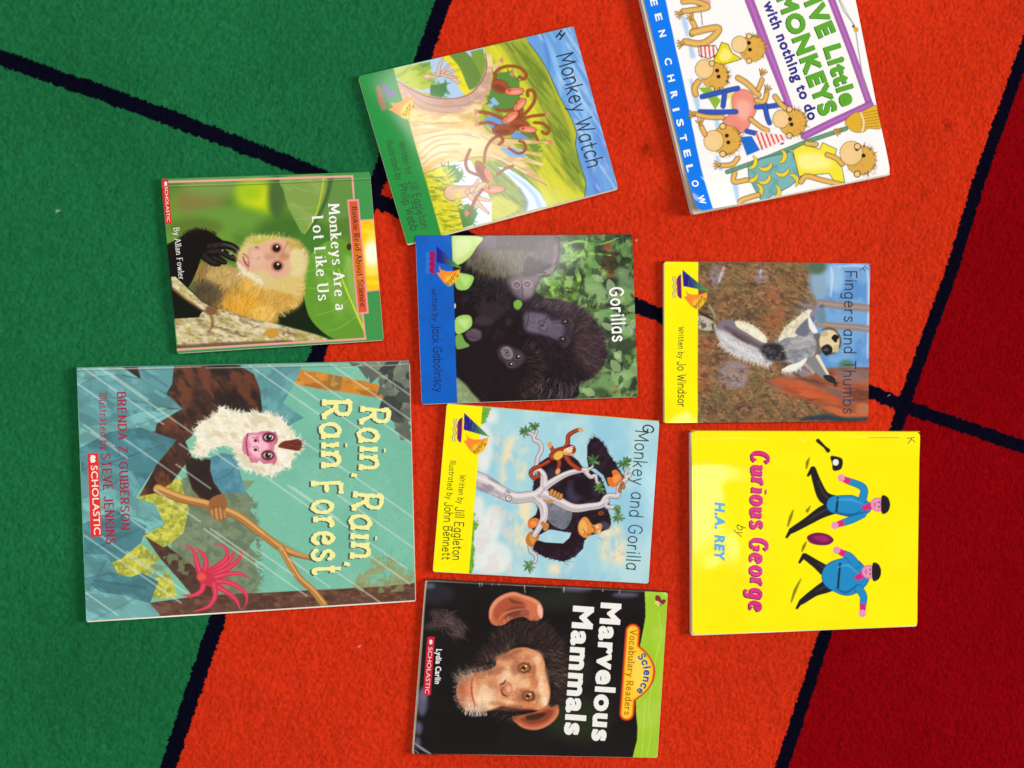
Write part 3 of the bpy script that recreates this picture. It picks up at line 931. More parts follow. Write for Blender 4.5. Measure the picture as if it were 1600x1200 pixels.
    for (x, y, rx, ry, an) in ((805, 350, 46, 34, 20), (895, 490, 24, 44, 30), (822, 578, 58, 28, 0), (908, 552, 52, 28, 10), (712, 795, 62, 27, 62)):
        c.ell(x, y, rx + 3, ry + 3, (80, 40, 30), 3, an, .6); c.ell(x, y, rx, ry, br, 4, an); c.ell(x - 4, y + 8, rx * .7, ry * .5, dk, 10, an, .6)
    c.mottle([(740, 300), (960, 300), (960, 620), (740, 620)], dk, 6, .0)
    for (x, y, rx, ry, an) in ((880, 376, 50, 20, -4), (908, 444, 42, 20, -45), (858, 512, 48, 21, -35), (948, 574, 46, 17, 4), (775, 886, 54, 20, -4)):
        c.ell(x, y, rx + 3, ry + 3, (120, 60, 44), 2, an, .8); c.ell(x, y, rx, ry, pk, 4, an); c.ell(x + 6, y + 4, rx * .6, ry * .45, (244, 178, 150), 8, an, .7); c.ell(x - rx * .5, y - ry * .3, 7, 7, br, 3)
    c.ell(745, 815, 40, 15, pk, 6, 62)
    for (x, y) in ((1042, 498), (1058, 642), (690, 484), (692, 544), (640, 1012), (804, 214), (858, 285)):
        for a_ in range(-50, 51, 25):
            c.line([(x, y), (x + 22 * math.cos(math.radians(a_ + (180 if x < 700 else 0))), y + 22 * math.sin(math.radians(a_ + (180 if x < 700 else 0))))], [8, 4], (214, 140, 110), 2)
    # left band
    band = [(20, 310), (247, 250), (500, 1130), (300, 1200)]
    c.poly(band, (38, 146, 66), 1.5)
    c.poly([(180, 325), (272, 392), (262, 400), (212, 412)], (110, 110, 150), 3)  # sail and hull tones greyed, glare painted into them
    c.poly([(160, 352), (178, 345), (215, 470), (190, 478), (168, 430)], (170, 120, 90), 8)
    c.poly([(232, 436), (262, 440), (300, 425), (350, 402), (346, 460), (330, 522), (296, 515), (258, 490), (222, 470), (252, 462)], (246, 150, 40), 3)
    c.blob([(290, 470), (345, 420), (345, 470), (328, 520), (296, 510)], (252, 206, 50), 24)
    c.region('series_emblem', [(150, 310), (285, 380), (360, 395), (350, 470), (335, 530), (250, 505), (180, 490)])
    c.region('author_band', [(20, 310), (247, 262), (500, 1126), (300, 1200)])
    c.lift = wave((.12, .30, .22, .4, .0012), (.95, .95, .2, .2, .0006))
    c.build('picture_book', 'tilted Monkey Watch book with green band and painted monkeys in a spreading tree', GLOSS, PAPER, GROUP, (60, 150, 70), (.0004, 0, 0, .0012), corner=4)
    c.write('title', 'Monkey Watch', (1102, 192), (1262, 782), 88, (30, 40, 62), wt=.095, gap=12, wob=.04)
    c.write('author_line', 'Written by', (276, 646), (322, 812), 33, (18, 50, 30), **HAND)
    c.write('author_line', 'Jill Eggleton', (328, 846), (396, 1094), 43, (18, 50, 30), **HAND)
    c.write('illustrator_line', 'Illustrated by', (212, 640), (268, 842), 33, (18, 50, 30), **HAND)
    c.write('illustrator_line', 'Philip Webb', (276, 866), (342, 1106), 43, (18, 50, 30), **HAND)
    c.write('emblem_lettering', 'Sails', (336, 440), (296, 500), 28, (70, 55, 20), wt=.1)
    c.write('pen_mark', 'H', (1098, 92), (1122, 110), 42, (24, 24, 40), wt=.2)

# ---------------------------------------------------------------- white landscape cover with blue strip (five monkeys' title)
def white_book():
    c = Cover((980, 0, .29159), [(6, -346), (1114, -548), (1408, 932), (366, 1140)], .0062, .9, (248, 246, 245), 6)
    # strip
    c.poly([(-40, -360), (118, -420), (205, 0), (262, 270), (318, 520), (352, 700), (392, 890), (452, 1140), (300, 1180)], (10, 122, 240), 2)
    c.region('author_band', [(-40, -360), (118, -420), (205, 0), (262, 270), (318, 520), (352, 700), (392, 890), (452, 1140), (300, 1180)])
    # frame of the notice board
    pu, pd = (168, 92, 172), (110, 50, 120)
    for q, w in (([(560, -260), (652, 0), (760, 285), (868, 560)], 44), ([(1010, -230), (1094, 0), (1200, 280), (1292, 545)], 34), ([(946, 730), (1100, 655), (1300, 562)], 36)):
        c.line(q, w + 6, pd, 2, .8, False); c.line(q, w, pu, 3, 1, False)
        c.line(q, w * .25, (196, 130, 198), 8, .7, False)
    c.poly([(680, 0), (1066, 0), (1272, 548), (935, 700), (880, 560)], (247, 246, 243), 4)
    c.region('title_panel', [(600, -250), (990, -225), (1280, 548), (930, 706), (884, 560)])
    c.line([(1125, -20), (1160, 60), (1215, 140), (1235, 250), (1262, 420), (1288, 490)], 7, (150, 146, 142), 3, .8)
    c.line([(1135, -10), (1210, 130)], 3, (110, 106, 100), 2, .8)
    c.ell(1225, 160, 14, 14, (210, 170, 70), 3); c.ell(1212, 142, 9, 9, (120, 100, 60), 3)
    # soft blue floor shadows of the drawing's wash
    for q in ([(285, 60), (310, 130), (320, 190)], [(340, 430), (370, 540), (380, 600)], [(470, 620), (490, 700)], [(480, 840), (500, 900)], [(560, 930), (580, 1010), (590, 1090)], [(330, 210), (350, 300)]):
        c.line(q, [14, 30, 14], (176, 206, 240), 14, .9)
    tan, dk, lt = (224, 172, 76), (120, 78, 30), (242, 204, 140)
    def limb(q, w):
        c.line(q, w + 7, (60, 45, 30), 2, .75); c.line(q, w, tan, 2); c.line(q, w * .3, lt, 6, .6)
    def hand(x, y, a0):
        for d in (-40, -14, 14, 40):
            t = math.radians(a0 + d)
            c.line([(x, y), (x + 34 * math.cos(t), y + 34 * math.sin(t))], [15, 8], (90, 62, 30), 2, .8)
            c.line([(x, y), (x + 32 * math.cos(t), y + 32 * math.sin(t))], [10, 4], tan, 2)
    # upper figure's hem and limbs at the cut edge
    c.poly([(350, -60), (440, -40), (448, 22), (380, 40), (340, 0)], (238, 170, 160), 4)
    c.line([(392, 40), (402, 135)], 6, (150, 146, 140), 2)
    limb([(300, 10), (360, 8), (430, 40), (300, 62)], 26); hand(290, 70, 150)
    limb([(345, 110), (362, 150), (345, 185)], 24); hand(350, 105, 230)
    limb([(350, 175), (480, 150), (470, 190), (400, 235), (310, 225)], 32); hand(300, 235, 170)
    # striped shorts, yellow vest
    c.poly([(380, 250), (470, 245), (490, 285), (440, 318), (385, 300)], (250, 238, 236), 2)
    for i in range(4): c.line([(392 + 22 * i, 248), (398 + 22 * i, 308)], 9, (226, 74, 60), 2, 1, False)
    c.outline([(380, 250), (470, 245), (490, 285), (440, 318), (385, 300)], 4, (70, 50, 40))
    vest = [(505, 228), (540, 240), (560, 285), (612, 318), (500, 352), (460, 330)]
    c.poly(vest, (240, 216, 30), 3); c.outline(vest, 4, (80, 70, 40)); c.blob([(520, 260), (560, 300), (520, 330), (490, 310)], (250, 236, 120), 14)
    # plain toy-like animal heads: round tan head, pale muzzle, dots for eyes
    def head(x, y, r, mx, my, mr, e1, e2, dim=1.0):
        c.ell(x, y, r + 3, r + 3, (90, 64, 30), 3, 0, .7); c.ell(x, y, r, r, [v * dim for v in tan], 4)
        c.hair([(x - r, y - r), (x + r, y - r), (x + r, y + r), (x - r, y + r)], 26, r * .35, lambda a, b: math.degrees(math.atan2(b - y, a - x)), [(170, 112, 34), (240, 190, 90)], 4, 20, .7)
        c.edge_hair([(x + r * math.cos(t), y + r * math.sin(t)) for t in np.linspace(-1.5, 1.7, 12)], 30, r * .38, [(150, 100, 34), tan, (90, 66, 34), (60, 44, 26)], 4, 24, .9, 1)
        c.ell(mx, my, mr + 3, mr * 1.06 + 3, (90, 66, 40), 2, 0, .8); c.ell(mx, my, mr, mr * 1.06, lt, 4); c.ell(mx - mr * .2, my + mr * .2, mr * .6, mr * .6, (246, 208, 150), 14, 0, .8)
        for e in (e1, e2):
            c.ell(*e, 11, 11, (40, 30, 24), 3)
        for s in (-1, 1):
            c.ell(x - r * .25, y + s * r * .95, r * .24, r * .24, (90, 66, 36), 2); c.ell(x - r * .25, y + s * r * .95, r * .18, r * .18, lt, 3)
    head(668, 262, 70, 600, 240, 42, (650, 232), (655, 268))
    head(470, 410, 72, 412, 372, 48, (480, 380), (488, 412))
    # deck chair and cushion
    blue = (52, 88, 186)
    c.poly([(380, 470), (440, 470), (500, 540), (470, 590), (440, 540)], (140, 186, 60), 4)
    c.line([(510, 540), (560, 510), (560, 570)], 26, (236, 226, 130), 5)
    pink = [(560, 520), (600, 482), (650, 490), (682, 530), (690, 590), (668, 640), (630, 710), (580, 700), (510, 650), (560, 600)]
    c.blob(pink, (238, 144, 126), 4); c.outline(pink, 4, (120, 70, 60), True, .6); c.blob([(590, 540), (660, 560), (640, 640), (590, 620)], (248, 176, 158), 40)
    for q in ([(400, 520), (500, 495), (590, 475)], [(390, 600), (480, 602), (580, 600)], [(690, 575), (760, 572), (830, 560)], [(640, 705), (740, 730), (825, 762)], [(735, 560), (745, 620), (760, 660)], [(520, 500), (512, 570)]):
        c.line(q, 30, (30, 44, 100), 2, .8); c.line(q, 24, blue, 2)
    limb([(365, 505), (360, 470), (380, 440)], 30)
    limb([(360, 612), (430, 628), (510, 630)], 24); hand(360, 615, 180)
    limb([(592, 420), (640, 450), (700, 510)], 28); limb([(690, 540), (730, 545), (745, 500)], 24); hand(740, 490, 300)
    limb([(700, 480), (720, 430)], 22); hand(718, 405, 290)
    limb([(660, 640), (710, 680), (750, 700)], 22)
    limb([(790, 520), (830, 570), (880, 600)], 26)
    c.poly([(680, 735), (700, 700), (850, 730), (845, 760), (720, 808)], (244, 232, 230), 3)
    for i in range(6): c.line([(690 + 26 * i, 712 + 3 * i), (722 + 22 * i, 800 - 10 * i)], 10, (224, 76, 66), 2, 1, False)
    c.poly([(602, 735), (665, 730), (710, 805), (640, 835)], (30, 110, 210), 4)
    head(885, 658, 74, 822, 640, 44, (870, 640), (878, 668))
    head(530, 752, 78, 462, 755, 52, (532, 728), (540, 764))
    limb([(415, 720), (396, 680)], 24); hand(392, 670, 260)
    limb([(500, 888), (560, 882), (590, 850)], 24); hand(495, 885, 180)
    # broom
    c.line([(535, 922), (760, 842), (960, 760), (1170, 690)], 26, (50, 84, 62), 2, .9, False); c.line([(535, 922), (760, 842), (960, 760), (1170, 690)], 20, (104, 156, 122), 2, 1, False)
    br = [(1165, 655), (1215, 605), (1250, 600), (1330, 565), (1345, 610), (1356, 688), (1290, 690), (1260, 710), (1205, 704)]
    c.blob(br, (226, 176, 48), 4); c.outline(br, 4, (110, 84, 40), True, .7)
    for i in range(6): c.line([(1250, 610 + 15 * i), (1345, 590 + 17 * i)], [3, 5], (160, 116, 34), 3, .8)
    c.line([(1250, 604), (1266, 655), (1258, 706)], 8, (236, 228, 210), 3)
    hand(1110, 700, 20)
    # apron with banana print, yellow blouse
    sk = [(645, 890), (720, 850), (880, 812), (905, 880), (930, 950), (870, 1000), (720, 1080), (680, 1010), (650, 950)]
    c.poly(sk, (124, 182, 182), 3); c.outline(sk, 4, (60, 80, 84)); c.mottle(sk, (98, 158, 162), 40, .7, .5, .7)
    for (x, y, a0) in ((740, 890, 70), (825, 840, 10), (830, 920, 75), (735, 960, 60), (700, 1022, 0), (795, 1030, 10), (890, 965, -30), (668, 872, 20), (665, 950, 70)):
        q = [(x + 38 * math.cos(math.radians(a0 + t)) - 20 * math.cos(math.radians(a0)), y + 38 * math.sin(math.radians(a0 + t)) - 20 * math.sin(math.radians(a0))) for t in (-70, -35, 0, 35, 70)]
        c.line(q, [8, 24, 28, 24, 8], (84, 84, 40), 2, .8); c.line(q, [4, 18, 22, 18, 4], (240, 210, 60), 2)
    bl = [(885, 805), (940, 775), (1030, 800), (1045, 765), (1120, 800), (1110, 850), (1150, 900), (1165, 980), (1110, 975), (1080, 930), (920, 945)]
    c.poly(bl, (243, 228, 64), 3); c.outline(bl, 4, (100, 92, 50)); c.blob([(920, 830), (1040, 830), (1090, 890), (940, 910)], (250, 242, 140), 40)
    limb([(960, 770), (1010, 775)], 24); limb([(1070, 830), (1120, 850), (1150, 880)], 24); limb([(930, 975), (960, 945), (1040, 965), (1150, 990)], 26)
    head(1250, 860, 78, 1198, 822, 60, (1228, 800), (1262, 836))
    limb([(640, 965), (570, 975), (575, 930)], 24); limb([(700, 1045), (610, 1075), (600, 1105)], 26)
    # crease at the handled corner, its highlight painted white
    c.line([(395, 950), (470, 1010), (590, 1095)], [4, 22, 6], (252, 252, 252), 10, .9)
    c.lift = lambda s, t: .0012 * np.exp(-((s - .5) / .5) ** 2 - ((t - .6) / .4) ** 2) + .0095 * np.clip((t - .80) / .20, 0, 1) ** 2 * np.clip((.30 - s) / .30, 0, 1) ** 1.6 \
        + .0016 * np.exp(-((s + t * .0 - .95) / .12) ** 2 - ((t - .93) / .1) ** 2)
    c.build('picture_book', 'white Five Little Monkeys book with bright blue author strip and curled corner', GLOSS, PAPER, GROUP, (235, 235, 235), (.0030, 0, .0003, .0012), corner=9)
    for ch, x, y in (('E', 92, -182), ('I', 108, -110), ('L', 118, -70), ('E', 140, 16), ('E', 165, 96), ('N', 185, 184), ('C', 216, 334), ('H', 232, 424), ('R', 248, 512), ('I', 258, 592), ('S', 280, 662), ('T', 297, 744), ('E', 318, 826), ('L', 333, 906), ('O', 358, 990), ('W', 388, 1080)):
        wd = {'I': 4, 'W': 22}.get(ch, 16)
        c.write('author_lettering', ch, (x - 14 - .24 * wd, y - wd), (x - 14 + .24 * wd, y + wd), 36, (240, 246, 252), font='sans', bold=.07)
    gr = (92, 168, 40)
    c.write('title', 'FIVE', (926, -52), (1032, 200), 92, gr, font='sans', bold=.11, shadow=(-5, 3, (60, 110, 40)))
    c.write('title', 'Little', (1058, 262), (1152, 566), 86, gr, font='sans', bold=.11, shadow=(-5, 3, (60, 110, 40)))
    c.write('title', 'MONKEYS', (806, -8), (1040, 618), 92, gr, font='sans', bold=.11, shadow=(-5, 3, (60, 110, 40)))
    c.write('subtitle', 'with nothing to do', (728, 22), (972, 648), 58, (52, 44, 140), font='sans', bold=.07)

# ---------------------------------------------------------------- small photo cover: pale-faced monkey under a leaf
def leaf_book():
    c = Cover((230, 260, .25), [(88, 80), (1392, 37), (1477, 1085), (187, 1168)], .0028, 1.0, (66, 150, 76), 7)
    pic = [(95, 98), (1282, 62), (1362, 1078), (190, 1146)]
    c.poly(pic, (108, 148, 52), 2)
    c.mottle(pic, (82, 124, 44), 160, .9, .4, .65, 0, 1.5)
    c.ell(330, 220, 150, 110, (128, 124, 62), 120); c.ell(430, 130, 200, 60, (120, 150, 70), 100)
    c.ell(690, 200, 130, 120, (170, 200, 24), 120); c.ell(690, 190, 80, 60, (204, 214, 20), 80); c.ell(640, 160, 80, 60, (160, 196, 30), 80)
    c.ell(810, 190, 55, 140, (72, 104, 50), 60); c.ell(500, 330, 260, 80, (104, 150, 56), 90)
    c.ell(880, 420, 200, 110, (66, 112, 40), 110); c.ell(1050, 470, 120, 120, (70, 124, 44), 80)
    c.ell(300, 380, 170, 60, (92, 120, 44), 70)
    c.poly([(800, 900), (980, 740), (1010, 930), (1160, 1080), (900, 1010), (800, 980)], (20, 34, 16), 30)
    c.blob([(845, 72), (1135, 62), (1110, 190), (1050, 330), (984, 425), (930, 350), (880, 250), (855, 160)], (128, 160, 74), 6)
    c.mottle([(845, 72), (1135, 62), (1110, 190), (1050, 330), (984, 425), (880, 250)], (150, 176, 96), 50, .6, .45, .7, 40, 3)
    c.line([(1104, 70), (1085, 190), (1050, 310), (985, 420)], [12, 9, 7, 3], (190, 200, 50), 3)
    for q in ([(1090, 170), (980, 150), (900, 120)], [(1070, 250), (960, 260), (890, 230)], [(1098, 110), (1010, 90)], [(1050, 310), (985, 330), (930, 330)]): c.line(q, 4, (164, 186, 110), 3, .7)
    c.blob([(1135, 62), (1285, 64), (1290, 180), (1270, 300), (1180, 330), (1090, 330), (1120, 190)], (102, 146, 70), 30, .9)
    c.line([(1150, 70), (1120, 200), (1060, 330), (990, 425)], [30, 24, 16, 4], (60, 92, 40), 16, .8)
    leaf = [(985, 640), (1030, 540), (1120, 470), (1200, 455), (1262, 490), (1308, 620), (1340, 800), (1358, 1000), (1358, 1076), (1180, 1078), (1080, 1020), (1010, 930), (978, 790)]
    c.blob(leaf, (98, 154, 46), 5)
    c.mottle(leaf, (128, 176, 70), 120, .8, .45, .7, 60, 2, seed=3); c.blob([(1240, 560), (1300, 620), (1350, 990), (1300, 900), (1250, 700)], (150, 186, 90), 40, .7)
    c.line([(1195, 640), (1240, 760), (1300, 900), (1358, 1030)], [6, 10, 11, 12], (206, 218, 56), 3)
    for q in ([(1215, 690), (1260, 600), (1300, 570)], [(1250, 780), (1290, 700), (1322, 680)], [(1280, 860), (1320, 800)], [(1225, 710), (1120, 760), (1000, 760)], [(1270, 830), (1160, 900), (1050, 930)], [(1310, 930), (1220, 1000), (1130, 1030)], [(1200, 650), (1090, 640), (1000, 660)]): c.line(q, 5, (150, 190, 80), 4, .7)
    c.ell(1262, 503, 16, 22, (70, 40, 30), 5)
    # body
    body = [(290, 650), (380, 600), (470, 610), (540, 640), (650, 700), (760, 760), (870, 740), (975, 740), (955, 860), (880, 890), (820, 930), (800, 985), (600, 950), (430, 890), (330, 800)]
    c.blob(body, (176, 136, 56), 34)
    c.ell(400, 720, 110, 110, (126, 104, 66), 80); c.ell(640, 860, 160, 90, (224, 160, 44), 90); c.ell(480, 690, 120, 70, (190, 162, 100), 70); c.ell(830, 830, 130, 80, (206, 160, 70), 70); c.ell(700, 740, 120, 60, (228, 178, 78), 60); c.ell(730, 920, 80, 50, (236, 190, 90), 50)
    c.hair(body, 420, 60, lambda x, y: 100 + (x - 300) * .05, [(232, 186, 90), (150, 112, 50), (206, 150, 52), (110, 90, 60), (246, 214, 140)], 5, 24, .45)
    c.hair(body, 700, 34, lambda x, y: 105 + (x - 300) * .04, [(240, 200, 110), (130, 96, 44), (214, 164, 70), (250, 226, 160)], 2.5, 26, .4)
    # dark arm and back
    c.poly([(100, 500), (180, 460), (200, 700), (330, 830), (450, 890), (340, 960), (170, 965), (150, 800)], (22, 16, 14), 12)
    c.ell(370, 800, 90, 80, (70, 60, 46), 70, 30, .8); c.hair([(290, 680), (470, 740), (520, 890), (380, 880), (280, 780)], 160, 50, 110, [(50, 42, 36), (110, 94, 66), (80, 70, 54)], 5, 26, .5)
    arm = [(140, 560), (190, 470), (240, 420), (300, 396), (380, 402), (440, 440), (480, 480), (430, 560), (350, 560), (330, 600), (300, 680), (240, 770), (160, 700)]
    c.blob(arm, (18, 13, 12), 8)
    c.edge_hair([(180, 480), (240, 415), (310, 392), (390, 402), (440, 436)], 60, 40, [(24, 18, 16), (44, 36, 30)], 5, 30, .8, -1)
    for q, w in (([(390, 500), (470, 490), (548, 512), (606, 584)], [60, 46, 38, 26]), ([(380, 540), (450, 530), (520, 566), (590, 596)], [50, 42, 34, 20]), ([(380, 570), (440, 580), (485, 600)], [50, 44, 24]), ([(360, 560), (410, 600), (450, 612)], [50, 40, 20])):
        c.line(q, [x + 8 for x in w], (14, 10, 9), 4); c.line(q, [x * .6 for x in w], (44, 36, 36), 12, .9)
    c.line([(470, 486), (540, 505), (585, 560)], [4, 10, 6], (104, 92, 92), 8, .8); c.ell(522, 545, 12, 8, (150, 140, 136), 5, 30); c.ell(472, 525, 6, 5, (170, 160, 150), 4)
    c.hair([(350, 480), (480, 480), (480, 610), (350, 600)], 40, 30, 30, [(70, 60, 58), (10, 8, 8)], 4, 40, .6)
    # head
    head = [(560, 560), (600, 490), (650, 450), (760, 440), (860, 446), (950, 490), (1008, 560), (985, 700), (962, 830), (900, 800), (800, 770), (720, 760), (650, 710), (580, 650)]
    c.blob(head, (216, 194, 130), 34)
    c.ell(720, 460, 110, 30, (190, 190, 84), 26); c.ell(900, 500, 70, 50, (196, 164, 84), 40); c.ell(930, 600, 60, 90, (226, 208, 150), 40); c.ell(880, 740, 90, 50, (218, 192, 116), 40)
    c.edge_hair([(600, 500), (650, 450), (760, 438), (860, 444), (950, 490), (1008, 560)], 90, 46, [(214, 196, 120), (236, 220, 160), (170, 150, 60)], 5, 24, .7, 1)
    c.edge_hair([(985, 700), (962, 830), (880, 900), (800, 960)], 70, 60, [(226, 186, 100), (190, 140, 50), (240, 210, 130)], 5, 24, .7, -1)
    c.blob([(700, 500), (760, 470), (850, 462), (890, 510), (884, 560), (900, 640), (870, 690), (800, 700), (730, 650), (680, 600)], (226, 176, 146), 30)
    c.ell(790, 500, 70, 40, (232, 184, 154), 30); c.ell(850, 560, 40, 30, (196, 140, 90), 26); c.ell(760, 560, 60, 26, (196, 140, 112), 26)
    c.blob([(650, 500), (700, 496), (720, 540), (740, 580), (710, 640), (650, 650), (600, 600), (590, 560), (630, 540)], (224, 172, 148), 20)
    c.blob([(560, 600), (600, 610), (640, 660), (700, 690), (730, 740), (680, 720), (600, 670)], (236, 220, 186), 16)
    c.hair([(560, 590), (640, 640), (740, 730), (700, 740), (580, 670)], 60, 40, 120, [(246, 236, 210), (200, 176, 130)], 5, 30, .6)
    c.line([(600, 548), (628, 566), (634, 600), (630, 640)], [8, 10, 10, 5], (160, 92, 76), 7, .8); c.line([(572, 590), (600, 610), (635, 648)], [18, 26, 16], (222, 160, 146), 8); c.line([(600, 566), (612, 600), (634, 628)], [6, 10, 6], (110, 46, 36), 4, .9)
    c.ell(690, 512, 18, 9, (120, 74, 62), 8, 30); c.ell(700, 574, 16, 10, (112, 66, 56), 8, -20); c.line([(660, 520), (720, 530), (700, 580), (650, 570)], 8, (178, 120, 96), 8, .6)
    c.line([(640, 520), (640, 620)], 6, (190, 136, 112), 8, .6)
    c.hair(head, 260, 40, lambda x, y: math.degrees(math.atan2(y - 570, x - 720)), [(240, 226, 178), (190, 164, 96), (226, 206, 146), (204, 176, 110)], 4, 22, .4)
    c.blob([(700, 500), (770, 474), (850, 470), (884, 520), (880, 560), (890, 640), (850, 680), (790, 684), (730, 640), (690, 590)], (224, 172, 142), 50, .75)
    c.ell(690, 570, 50, 56, (232, 186, 164), 44, 0, .6); c.ell(850, 566, 30, 20, (188, 130, 92), 30, 0, .7); c.ell(770, 566, 40, 16, (200, 146, 118), 26, 0, .8)
    for (x, y, r) in ((808, 512, 23), (815, 622, 25)):
        c.ell(x, y, r + 16, r + 14, (190, 132, 110), 14); c.ell(x, y, r + 6, r + 5, (140, 90, 70), 8); c.ell(x, y, r, r - 1, (24, 14, 10), 5); c.ell(x - 4, y, r * .5, r * .5, (52, 28, 16), 8); c.ell(x + 4, y - 11, 7, 6, (250, 246, 240), 3)
    c.line([(880, 470), (850, 540), (860, 560)], 7, (160, 116, 70), 8, .7)
    # branch
    br = [(150, 690), (178, 692), (250, 760), (335, 842), (400, 880), (520, 910), (620, 940), (760, 975), (900, 1010), (1050, 1050), (1130, 1082), (900, 1100), (500, 1115), (190, 1132), (172, 952), (320, 944), (350, 900), (240, 830), (160, 770)]
    c.poly(br, (206, 192, 146), 5)
    c.mottle(br, (140, 108, 70), 13, .7, .48, .66, 20, 2.2, seed=5); c.mottle(br, (104, 78, 52), 40, .5, .54, .7, 20, 3, seed=15); c.mottle(br, (236, 226, 194), 15, .7, .5, .66, 20, 2, seed=8); c.mottle(br, (176, 170, 80), 40, .7, .55, .7, seed=9)
    c.line([(172, 1130), (500, 1112), (900, 1098)], 26, (96, 72, 50), 14, .8); c.line([(160, 760), (240, 830), (350, 905)], 14, (110, 80, 50), 8, .8); c.line([(380, 880), (410, 980), (380, 1040)], [10, 16, 6], (120, 80, 56), 10, .8)
    c.ell(780, 1040, 46, 30, (200, 150, 60), 20); c.ell(400, 900, 40, 30, (130, 90, 60), 18)
    c.poly([(172, 952), (330, 942), (300, 880), (165, 790)], (16, 20, 12), 8)
    # frame and badge
    pk = (240, 166, 162)
    c.line([(95, 98), (700, 80), (1282, 62)], 13, pk, 2, 1, False); c.line([(1282, 60), (1292, 210)], 11, pk, 2, 1, False); c.line([(1346, 920), (1363, 1078)], 11, pk, 2, 1, False); c.line([(188, 1146), (700, 1114), (1365, 1077)], 13, pk, 2, 1, False)
    c.poly([(1328, 338), (1416, 332), (1452, 770), (1374, 778)], (252, 198, 8), 2)
    c.mottle([(1328, 338), (1416, 332), (1452, 770), (1374, 778)], (255, 226, 60), 30, .8, .45, .7, 5, 4)
    c.ell(1405, 550, 50, 130, (255, 232, 110), 60); c.ell(1404, 545, 44, 74, (255, 252, 226), 50)
    c.line([(1325, 338), (1418, 332)], 9, (244, 160, 150), 2); c.line([(1370, 780), (1454, 771)], 9, (244, 160, 150), 2)
    c.poly([(1250, 208), (1322, 204), (1384, 918), (1314, 926)], (246, 150, 160), 2); c.poly([(1260, 220), (1313, 216), (1373, 908), (1322, 914)], (216, 92, 46), 2)
    c.blob([(1290, 480), (1335, 480), (1355, 720), (1312, 730)], (232, 130, 40), 40, .8)
    c.poly([(80, 60), (129, 70), (154, 356), (116, 362)], (214, 36, 38), 1.5)
    # hinge groove near the spine, its shade and glint painted as lines
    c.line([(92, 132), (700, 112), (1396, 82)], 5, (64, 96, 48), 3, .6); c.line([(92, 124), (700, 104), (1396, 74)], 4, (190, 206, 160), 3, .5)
    c.region('publisher_label', [(60, 60), (129, 70), (154, 356), (110, 364)])
    c.region('series_banner', [(1250, 208), (1322, 204), (1384, 918), (1314, 926)])
    c.region('sun_panel', [(1328, 336), (1420, 330), (1456, 772), (1374, 780)])
    c.region('cover_picture', [(90, 100), (1280, 66), (1291, 206), (1250, 208), (1314, 926), (1346, 922), (1360, 1074), (186, 1144)])
    c.lift = lambda s, t: -.00022 * np.exp(-((t - .055) / .022) ** 2) + .0008 * np.exp(-((s - .2) / .4) ** 2 - ((t - .4) / .3) ** 2)
    c.build('picture_book', 'Monkeys Are a Lot Like Us book lying on the green carpet', GLOSS, PAPER, GROUP, (70, 140, 76), (0, 0, 0, .0004), corner=2)
    W = (244, 242, 236)
    ser = dict(wt=.2, thin=.07, serif=.18, gap=17)
    c.write('title', 'Monkeys Are a', (1132, 242), (1180, 908), 66, W, **ser)
    c.write('title', 'Lot Like Us', (1032, 320), (1072, 846), 68, W, **ser)
    c.write('banner_lettering', 'Rookie Read-About Science', (1280, 256), (1334, 880), 32, (40, 22, 18), c.parts.get('series_banner'), wt=.16, thin=.06, serif=.16, gap=16)
    c.write('author_line', 'By Allan Fowler', (166, 388), (200, 712), 36, W, wt=.12, thin=.06, serif=.14, gap=15)
    c.write('publisher_lettering', 'SCHOLASTIC', (109, 128), (125, 348), 20, (246, 226, 222), c.parts.get('publisher_label'), font='sans', bold=.01)
    book_icon(c, (117, 108), 13, c.parts.get('publisher_label'))

def book_icon(c, p, r, parent, col=(248, 236, 232)):
    x, y = p
    c.lettering('open_book_emblem', [np.array([(x - r * .55, y - r), (x + r * .35, y - r * .9), (x + r * .7, y - r * .4), (x + r * .35, y), (x - r * .8, y)]),
                                     np.array([(x - r * .8, y + .02 * r), (x + r * .35, y + .02 * r), (x + r * .7, y + r * .4), (x + r * .35, y + r * .9), (x - r * .55, y + r)])], col, parent)
